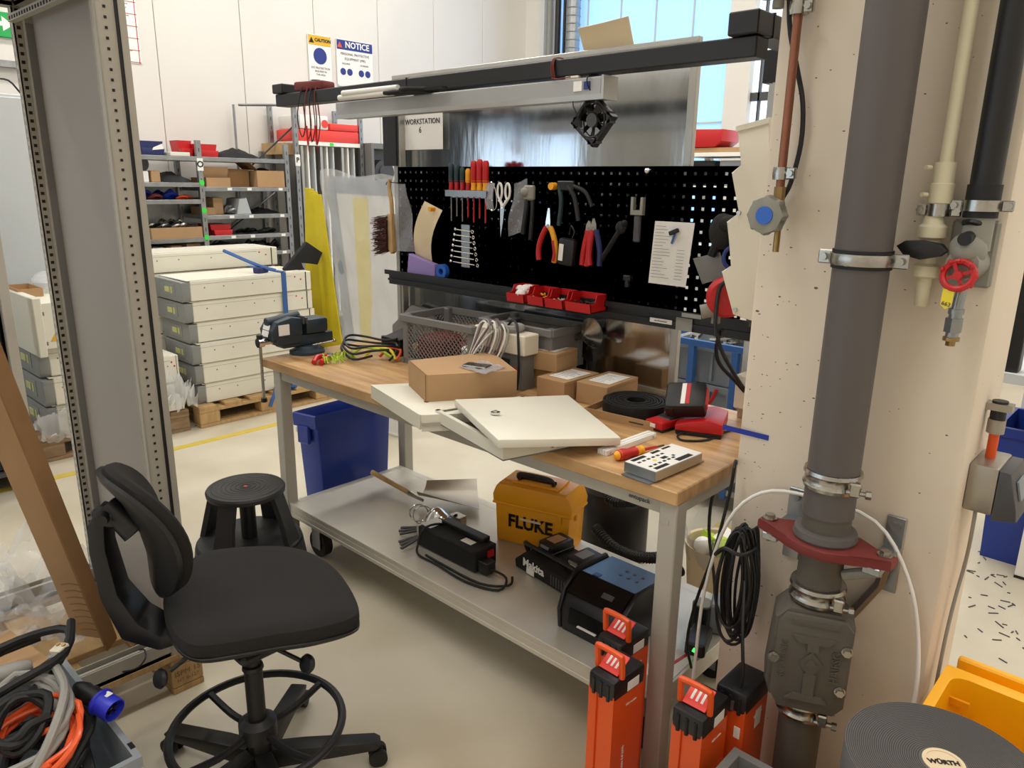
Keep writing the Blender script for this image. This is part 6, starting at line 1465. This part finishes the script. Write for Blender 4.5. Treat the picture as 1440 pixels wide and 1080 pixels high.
shelf_box('wire_spool', 'spool', 1.64, 1.74, z, .07, 'zinc', 'grey wire spools on the second right shelf', 'heap')
solo('cone_bag', G().prism([(1.72, z), (1.86, z), (1.82, z+.14), (1.75, z+.13)], RX-.3, RX-.06, 'x', .01), 'panelgrey', 'pale grey folded cover standing on the second right shelf', 'cover')
shelf_box('black_tube', 'tube', 1.87, 2.14, z, .05, 'rubber', 'black rolled hose on the second right shelf, right end', 'cloth')
z = levR[3]
shelf_box('red_bin', 'bin', 1.47, 1.66, z, .09, 'red', 'red open bin on the third right shelf', 'bin', .02)
shelf_box('black_profiles', 'profiles', 1.68, 2.15, z, .045, 'rubber', 'black profiles lying on the third right shelf', 'heap')
z = levR[4]
shelf_box('dark_stack', 'parts', 1.47, 1.78, z, .10, 'darkgrey', 'stack of dark sheets on the fourth right shelf', 'cloth')
shelf_box('cable_heap', 'cable', 1.82, 2.15, z, .09, 'rubber', 'heap of black cables on the fourth right shelf', 'heap')
# wall signs
def sign(name, label, y0, y1, z0, z1, band, title, lines, dots):
    y0 += .05; y1 += .05; z0 += .05; z1 += .05; dots = [(a+.05, b+.05, c) for a, b, c in dots]; lines = [(a, b+.05, c+.05, d) for a, b, c, d in lines]
    t = thing(name, label, 'sign', (XL, (y0+y1)/2, z0))
    part('board', G().bb(XL+.010, XL+.016, y0, y1, z0, z1, bev=.002), 'label', t, True)
    part('band', G().bb(XL+.016, XL+.0175, y0+.006, y1-.006, z1-.22*(z1-z0), z1-.008), band, t, True)
    text('lettering', title, (.040 if len(title) > 6 else .08), 'black' if band == 'signyellow' else 'label', t, (XL+.0185, (y0+y1)/2+(.035 if len(title) > 6 else .03), z1-.115*(z1-z0)), (0, 1, 0), (0, 0, 1), bold=.002)
    part('triangle', G().prism([(y0+.012, z1-.18*(z1-z0)), (y0+.068, z1-.18*(z1-z0)), (y0+.040, z1-.06*(z1-z0))], XL+.0175, XL+.0185, 'x'), 'orange' if band != 'signyellow' else 'black', t, True)
    for (yy, zz, r) in dots: part('pictogram', G().cyl((XL+.016, yy, zz), (XL+.0178, yy, zz), r, n=20), 'signblue', t, True)
    for (st_, yy, zz, sz) in lines: text('lettering', st_, sz, 'print', t, (XL+.0175, yy, zz), (0, 1, 0), (0, 0, 1))
    for (yy, zz) in ((y0+.01, z0+.01), (y1-.01, z0+.01), (y0+.01, z1-.01), (y1-.01, z1-.01)): part('standoff', G().cyl((XL, yy, zz), (XL+.018, yy, zz), .006, n=8), 'steel', t, True)
sign('caution_sign', 'small CAUTION sign with yellow band and blue face-shield symbol on the wall', 2.74, 3.00, 2.47, 2.90, 'signyellow', 'CAUTION', [('EYE PROTECTION', 2.87, 2.60, .026), ('REQUIRED IN', 2.87, 2.57, .022), ('THIS AREA', 2.87, 2.54, .022)], [(2.87, 2.71, .075)])
sign('notice_sign', 'larger NOTICE sign with blue band about protective equipment on the wall', 3.06, 3.50, 2.46, 2.90, 'signblue', 'NOTICE', [('PERSONAL PROTECTIVE', 3.28, 2.765, .032), ('EQUIPMENT (PPE)', 3.28, 2.72, .032), ('REQUIRED', 3.17, 2.675, .02), ('AS NEEDED', 3.39, 2.675, .02)], [(3.13, 2.60, .033), (3.21, 2.60, .033), (3.35, 2.60, .033), (3.43, 2.60, .033)])
lp = thing('wall_chart', 'white wall chart with red ruled lines high on the wall behind the frame', 'chart', (XL, 1.0, 2.4))
part('board', G().bb(XL+.002, XL+.008, .92, 1.22, 2.50, 3.35), 'label', lp, True)
g = G().bb(XL+.008, XL+.009, 1.20, 1.206, 2.5, 3.35)
for k in range(10): g.bb(XL+.008, XL+.009, .92, 1.215, 2.505+.09*k, 2.510+.09*k)
part('red_lines', g, 'red', lp, True)
g = G()
for k in range(28): g.bb(XL+.008, XL+.009, .96, .96+random.uniform(.1, .2), 2.53+.029*k, 2.537+.029*k)
part('print', g, 'cablegrey', lp, True)['kind'] = 'stuff'
# pipes in the corner
for k, (x, y, r, m_) in enumerate(((-3.45, 5.82, .03, 'valvegrey'), (-3.32, 5.82, .035, 'black'), (-3.22, 5.82, .018, 'black'), (-3.06, 5.78, .055, 'zinc'))):
    if k < 3: solo('riser_pipe', G().cyl((x, y, 0), (x, y, 5.4), r, n=14), m_, ('grey', 'thick black', 'thin black')[k]+' vertical pipe in the corner by the glowing blue wall', 'pipe')
    else:
        t = thing('spiral_duct', 'spiral galvanised duct standing in front of the glowing blue wall', 'duct', (x, y, 0))
        part('tube', G().cyl((x, y, 0), (x, y, 5.4), r*1.5, n=24), 'zinc', t, True)
        g = G()
        for i in range(40): g.ring((x, y, 2.0+i*.085), r*1.52, .006, 24, 4)
        part('seam', g, 'zinc', t, True)
solo('beam_post', G().bb(-3.56, -3.50, 5.78, 5.88, 0, 5.4), 'panelgrey', 'pale steel post in the corner left of the pipes', 'post')
# yellow strips, perforated panel and wrapped panel behind the vise
def poly3(ps, t=.01):
    """slab from four room points a,b,c,d with thickness t away along -x"""
    g = G(); a = [Vector(p) for p in ps]; n_ = (a[1]-a[0]).cross(a[3]-a[0]).normalized()*t
    k = len(a); vs_ = a+[p-n_ for p in a]
    g._add(vs_, [tuple(range(k)), tuple(range(k, 2*k))[::-1]]+[(i, (i+1) % k, k+(i+1) % k, k+i) for i in range(k)]); return g
ys = thing('yellow_strips', 'yellow foam strips hanging in long folds behind the vise', 'strips', (-2.1, 1.65, 0))
for k in range(3):
    a = k*.05
    part('strip', poly3([(-2.18+a, 1.62, 1.545-.02*k), (-2.11+a, 1.64, 1.54-.02*k), (-2.03+a*2.4, 1.66, .02), (-2.32+a*3.2, 1.62, .02)], .015), 'strapyellow', ys, True)
ct_ = thing('black_clamp', 'black glove-like clamp hanging over the yellow strips', 'clamp', (-2.1, 1.52, 1.1))
part('body', G().prism([(1.283, .987), (1.479, 1.168), (1.606, 1.084), (1.558, .999), (1.412, 1.029), (1.455, .94), (1.373, .883), (1.303, .95)], -2.02, -1.98, 'x', .006), 'blackmatt', ct_, True)
pq = thing('perforated_panel', 'grey perforated metal strip leaning between yellow strips and wrapped panel', 'panel', (-1.95, 1.7, 0))
part('panel', poly3([(-2.07, 1.72, 1.55), (-1.94, 1.76, 1.54), (-1.62, 1.80, .02), (-1.72, 1.76, .02)], .01), 'greyplastic', pq, True)
g = G()
for i in range(14):
    for j in range(2): g.cyl((-2.035+.045*j+.016*i, 1.735+.01*j-.003, 1.51-.05*i), (-2.035+.045*j+.016*i, 1.71, 1.51-.05*i), .007, n=6)
part('holes', g, 'label', pq, True)['kind'] = 'stuff'
wp = thing('wrapped_board', 'tall board with grey frame wrapped in translucent film behind the bench', 'wrapped panel', (-1.1, 1.3, 0))
part('board', poly3([(-1.40, 1.33, 1.62), (-.80, 1.36, 1.60), (-.74, 1.36, .02), (-1.22, 1.33, .02)], .02), 'paper', wp, True)
part('frame', poly3([(-1.42, 1.325, 1.63), (-.79, 1.355, 1.61), (-.79, 1.355, 1.52), (-1.42, 1.325, 1.53)], .022), 'crategrey', wp, True)
part('frame', poly3([(-1.42, 1.322, 1.60), (-1.35, 1.322, 1.60), (-1.13, 1.322, .02), (-1.22, 1.322, .02)], .022), 'crategrey', wp, True)
part('inner_strip', poly3([(-1.17, 1.325, 1.50), (-1.03, 1.335, 1.50), (-1.0, 1.335, .1), (-1.12, 1.325, .1)], .01), 'lightyellow', wp, True)
g = G().sheet(lambda u, v: Vector((-1.46+.69*u+(.20*(1-u)+.04)*v, 1.28+.05*u-.03*noise.noise(Vector((u*6, v*9, 3))), 1.665-.04*u+.015*math.sin(u*9)*(1-v)-1.6*v)), 20, 30)
part('film', g, 'filmthick', wp, True)
solo('grey_leg', G().bb(-1.30, -1.24, 1.10, 1.16, 0, 1.3), 'cablegrey', 'grey square steel post behind the vise', 'post') if 0 else None
# grey trolley crates right behind the bench
gt = thing('crate_trolley', 'blue-framed trolley behind the bench right end', 'trolley', (1.15, 2.05, 0))
for (x, y) in ((.82, 1.78), (1.02, 1.78), (1.255, 1.78), (1.50, 1.78), (.82, 2.35), (1.50, 2.35)): part('post', G().bb(x-.016, x+.016, y-.016, y+.016, .08, .835), 'railblue', gt, True)
for (x, y) in ((.82, 1.78), (1.50, 1.78), (.82, 2.35), (1.50, 2.35)): part('wheel', G().cyl((x, y-.02, .04), (x, y+.02, .04), .04), 'rubber', gt, True)
part('frame', G().bb(.80, 1.52, 1.765, 1.79, .835, .865).bb(.80, 1.52, 2.34, 2.365, .835, .865).bb(.80, .83, 1.79, 2.34, .835, .865).bb(1.49, 1.52, 1.79, 2.34, .835, .865), 'railblue', gt, True)
part('deck', G().bb(.80, 1.52, 1.77, 2.36, .10, .13), 'zinc', gt, True)
for k, (zz, hh) in enumerate(((.131, .25), (.383, .25), (.635, .20))):
    t = thing('grey_crate', ('bottom', 'middle', 'top')[k]+' grey crate on the blue trolley behind the bench', 'crate', (1.16, 2.07, zz))
    g = G().tray(.86, 1.46, 1.83, 2.30, zz, zz+hh, .008, .015, .03)
    for i in range(6): g.bb(.90+.10*i, .912+.10*i, 1.822, 1.838, zz+.02, zz+hh-.03)
    part('body', g, 'crategrey', t, True)
    if k == 1: part('handle', G().tube([(.97, 1.80, zz+.24), (.99, 1.79, zz+.17), (1.06, 1.785, zz+.13), (1.13, 1.79, zz+.17), (1.16, 1.80, zz+.245)], .009, 6), 'red', t, True)
g = G(); random.seed(2)
for i in range(26): g.box((random.uniform(.90, 1.42), random.uniform(1.87, 2.26), .83), (random.uniform(.03, .1), random.uniform(.02, .06), random.uniform(.02, .05)), rz=random.uniform(0, 3))
for i in range(12): g.box((random.uniform(.90, 1.42), random.uniform(1.87, 2.26), .86), (random.uniform(.03, .1), random.uniform(.02, .06), random.uniform(.01, .03)), rot=(random.uniform(-.4, .4), random.uniform(-.4, .4), random.uniform(0, 3)))
solo('metal_parts', g, 'steel', 'heap of shiny metal parts in the top crate on the blue trolley', 'parts')['kind'] = 'stuff'
solo('olive_box', G().tray(1.56, 1.86, 1.30, 1.60, .45, .72, .01), 'innergrey', 'olive grey open box behind the red charger', 'box').location.z = .45
solo('box_stand', G().bb(1.58, 1.84, 1.32, 1.58, 0, .45), 'greyplastic', 'grey stand under the olive box behind the bench', 'stand')
solo('floor_carton', G().bb(1.70, 1.95, .92, 1.12, 0, .30, bev=.003), 'cardboard_dark', 'brown carton on the floor behind the bench near the column', 'box')
# far rack in front of the glowing wall
fr2 = thing('shelf_rack', 'far white shelf rack below the glowing blue wall, right of the sheet board', 'shelf rack', (-.2, 4.4, 0))
for x in (-.55, .02, .6): part('post', G().bb(x-.03, x+.03, 4.2, 4.25, 0, 1.86), 'panelgrey', fr2, True); part('post', G().bb(x-.03, x+.03, 4.6, 4.65, 0, 1.86), 'panelgrey', fr2, True)
for z in (1.86, 1.60, 1.1): part('shelf', G().bb(-.60, .65, 4.18, 4.66, z-.03, z, bev=.002), 'label', fr2, True)
for k in range(4): solo('grey_tote', G().bb(-.50+.27*k, -.27+.27*k, 4.22, 4.6, 1.60, 1.80, bev=.008), 'crategrey' if k % 2 else 'black', ('first', 'second', 'third', 'fourth')[k]+' tote from the left in the far white rack', 'tote', 'totes in the far rack')
solo('red_crate', G().prism([(-.62, 1.905), (-.28, 1.905), (-.22, 1.95), (-.22, 2.04), (-.62, 2.05)], 4.2, 4.5, 'y', .01), 'red', 'red plastic crate on top of the far white rack', 'crate')
solo('cardboard_stack', G().bb(-.62, .02, 4.22, 4.5, 1.861, 1.90), 'brownbox', 'flat cardboard on top of the far white rack', 'box')
solo('white_post', G().bb(.42, .47, 2.6, 2.66, 0, .95, bev=.003), 'panelgrey', 'white post behind the right end of the sheet board', 'post')
# right side beyond the column
rt_ = thing('work_table', 'white-legged work table beyond the column at the right edge', 'table', (2.7, 2.3, 0))
part('top', G().bb(2.28, 3.3, 1.95, 2.7, .86, .90), 'panelgrey', rt_, True)
for q in ((2.50, 2.10), (3.2, 2.1), (3.2, 2.62), (2.33, 2.65)): part('leg', G().bb(q[0]-.025, q[0]+.025, q[1]-.025, q[1]+.025, 0.012, .86, bev=.002), 'label', rt_, True); part('foot', G().bb(q[0]-.026, q[0]+.026, q[1]-.026, q[1]+.026, 0, .012), 'black', rt_, True)
bb2 = thing('blue_container', 'dark blue container under the table beyond the column', 'container', (2.45, 2.45, 0))
part('body', G().tray(2.30, 2.62, 2.18, 2.56, .0, .62, .008, .02, .03), 'binblue', bb2, True)
part('inner_edge', G().bb(2.30, 2.62, 2.165, 2.17, .58, .62), 'binblue', bb2, True)
solo('black_profile', G().bb(2.29, 2.36, 1.98, 2.05, .90, 2.7, bev=.004), 'black', 'black vertical profile standing on the table beyond the column', 'profile')
g = G(); random.seed(31)
for i in range(60):
    x, y = random.uniform(2.28, 2.62), random.uniform(1.3, 2.25)
    g.box((x, y, .002), (random.uniform(.01, .045), .004, .003), rz=random.uniform(0, 3))
solo('swarf', g, 'darkgrey', 'dark metal shavings scattered on the floor by the table leg', 'shavings')['kind'] = 'stuff'
# ---------------------------------------------------------------- right foreground
yb = thing('yellow_bin', 'bright yellow plastic bin at the lower right behind the foam tape roll', 'bin', (2.75, .1, 0))
g = G(); Lp = [(2.60, -.24), (2.94, -.24), (2.94, .20), (2.60, .20)]
def rq(s_, z): return [(2.77+(x-2.77)*s_, -.02+(y+.02)*s_, z) for x, y in Lp]
loops = [rq(.8, .0), rq(.98, .55), rq(1.07, .55), rq(1.09, .565), rq(1.07, .58), rq(.96, .575), rq(.78, .012)]
vsx = [v for l in loops for v in l]
g._add(vsx, [(i*4+j, i*4+(j+1) % 4, (i+1)*4+(j+1) % 4, (i+1)*4+j) for i in range(6) for j in range(4)]+[(3, 2, 1, 0), tuple(24+j for j in range(4))])
bmesh.ops.bevel(g.bm, geom=[e for e in g.bm.edges if abs(e.verts[0].co.z-e.verts[1].co.z) > .3], offset=.03, segments=3, profile=.5, affect='EDGES')
part('body', g, 'binyellow', yb, True)
part('grip_slot', G().bb(2.61, 2.65, .165, .172, .52, .535), 'yellow', yb, True)
part('rear_flange', G().bb(2.60, 2.96, .255, .275, .545, .582, bev=.004).bb(2.62, 2.94, .20, .26, .545, .552), 'binyellow', yb, True)
RC = Vector((2.678, -.215, .584)); RR = .158
fr_l = thing('foam_tape_roll', 'large roll of grey foam tape with cream core lying on the yellow bin', 'tape roll', tuple(RC))
part('roll', G().lathe([(.034, 0), (RR, 0), (RR+.001, .002), (RR+.001, .062), (RR, .064), (.034, .064), (.034, 0)], (0, 0, 0), 64), 'foam', fr_l)
g = G()
for k in range(34): g.ring((0, 0, .0640), .040+.0035*k, .0007, 56, 4)
part('windings', g, 'foamdark', fr_l)['kind'] = 'stuff'
part('core', G().lathe([(.028, .002), (.034, .002), (.034, .066), (.028, .066), (.028, .002)], (0, 0, 0), 32).cyl((0, 0, .060), (0, 0, .0645), .028, n=32), 'tapecream', fr_l)
text('lettering', 'WÜRTH', .014, 'black', fr_l, (0, 0, .0652), (.82, .57, 0), (-.57, .82, 0), bold=.0006, world=False)
sg = thing('storage_crate', 'small dark grey crate at the bottom edge between battery modules and drain pipe', 'crate', (2.40, -.32, 0))
part('body', G().tray(2.275, 2.50, -.55, -.13, 0, .37, .008, .015, .025), 'greyplastic', sg, True)
part('contents', G().bb(2.30, 2.48, -.52, -.16, .012, .25), 'black', sg, True)
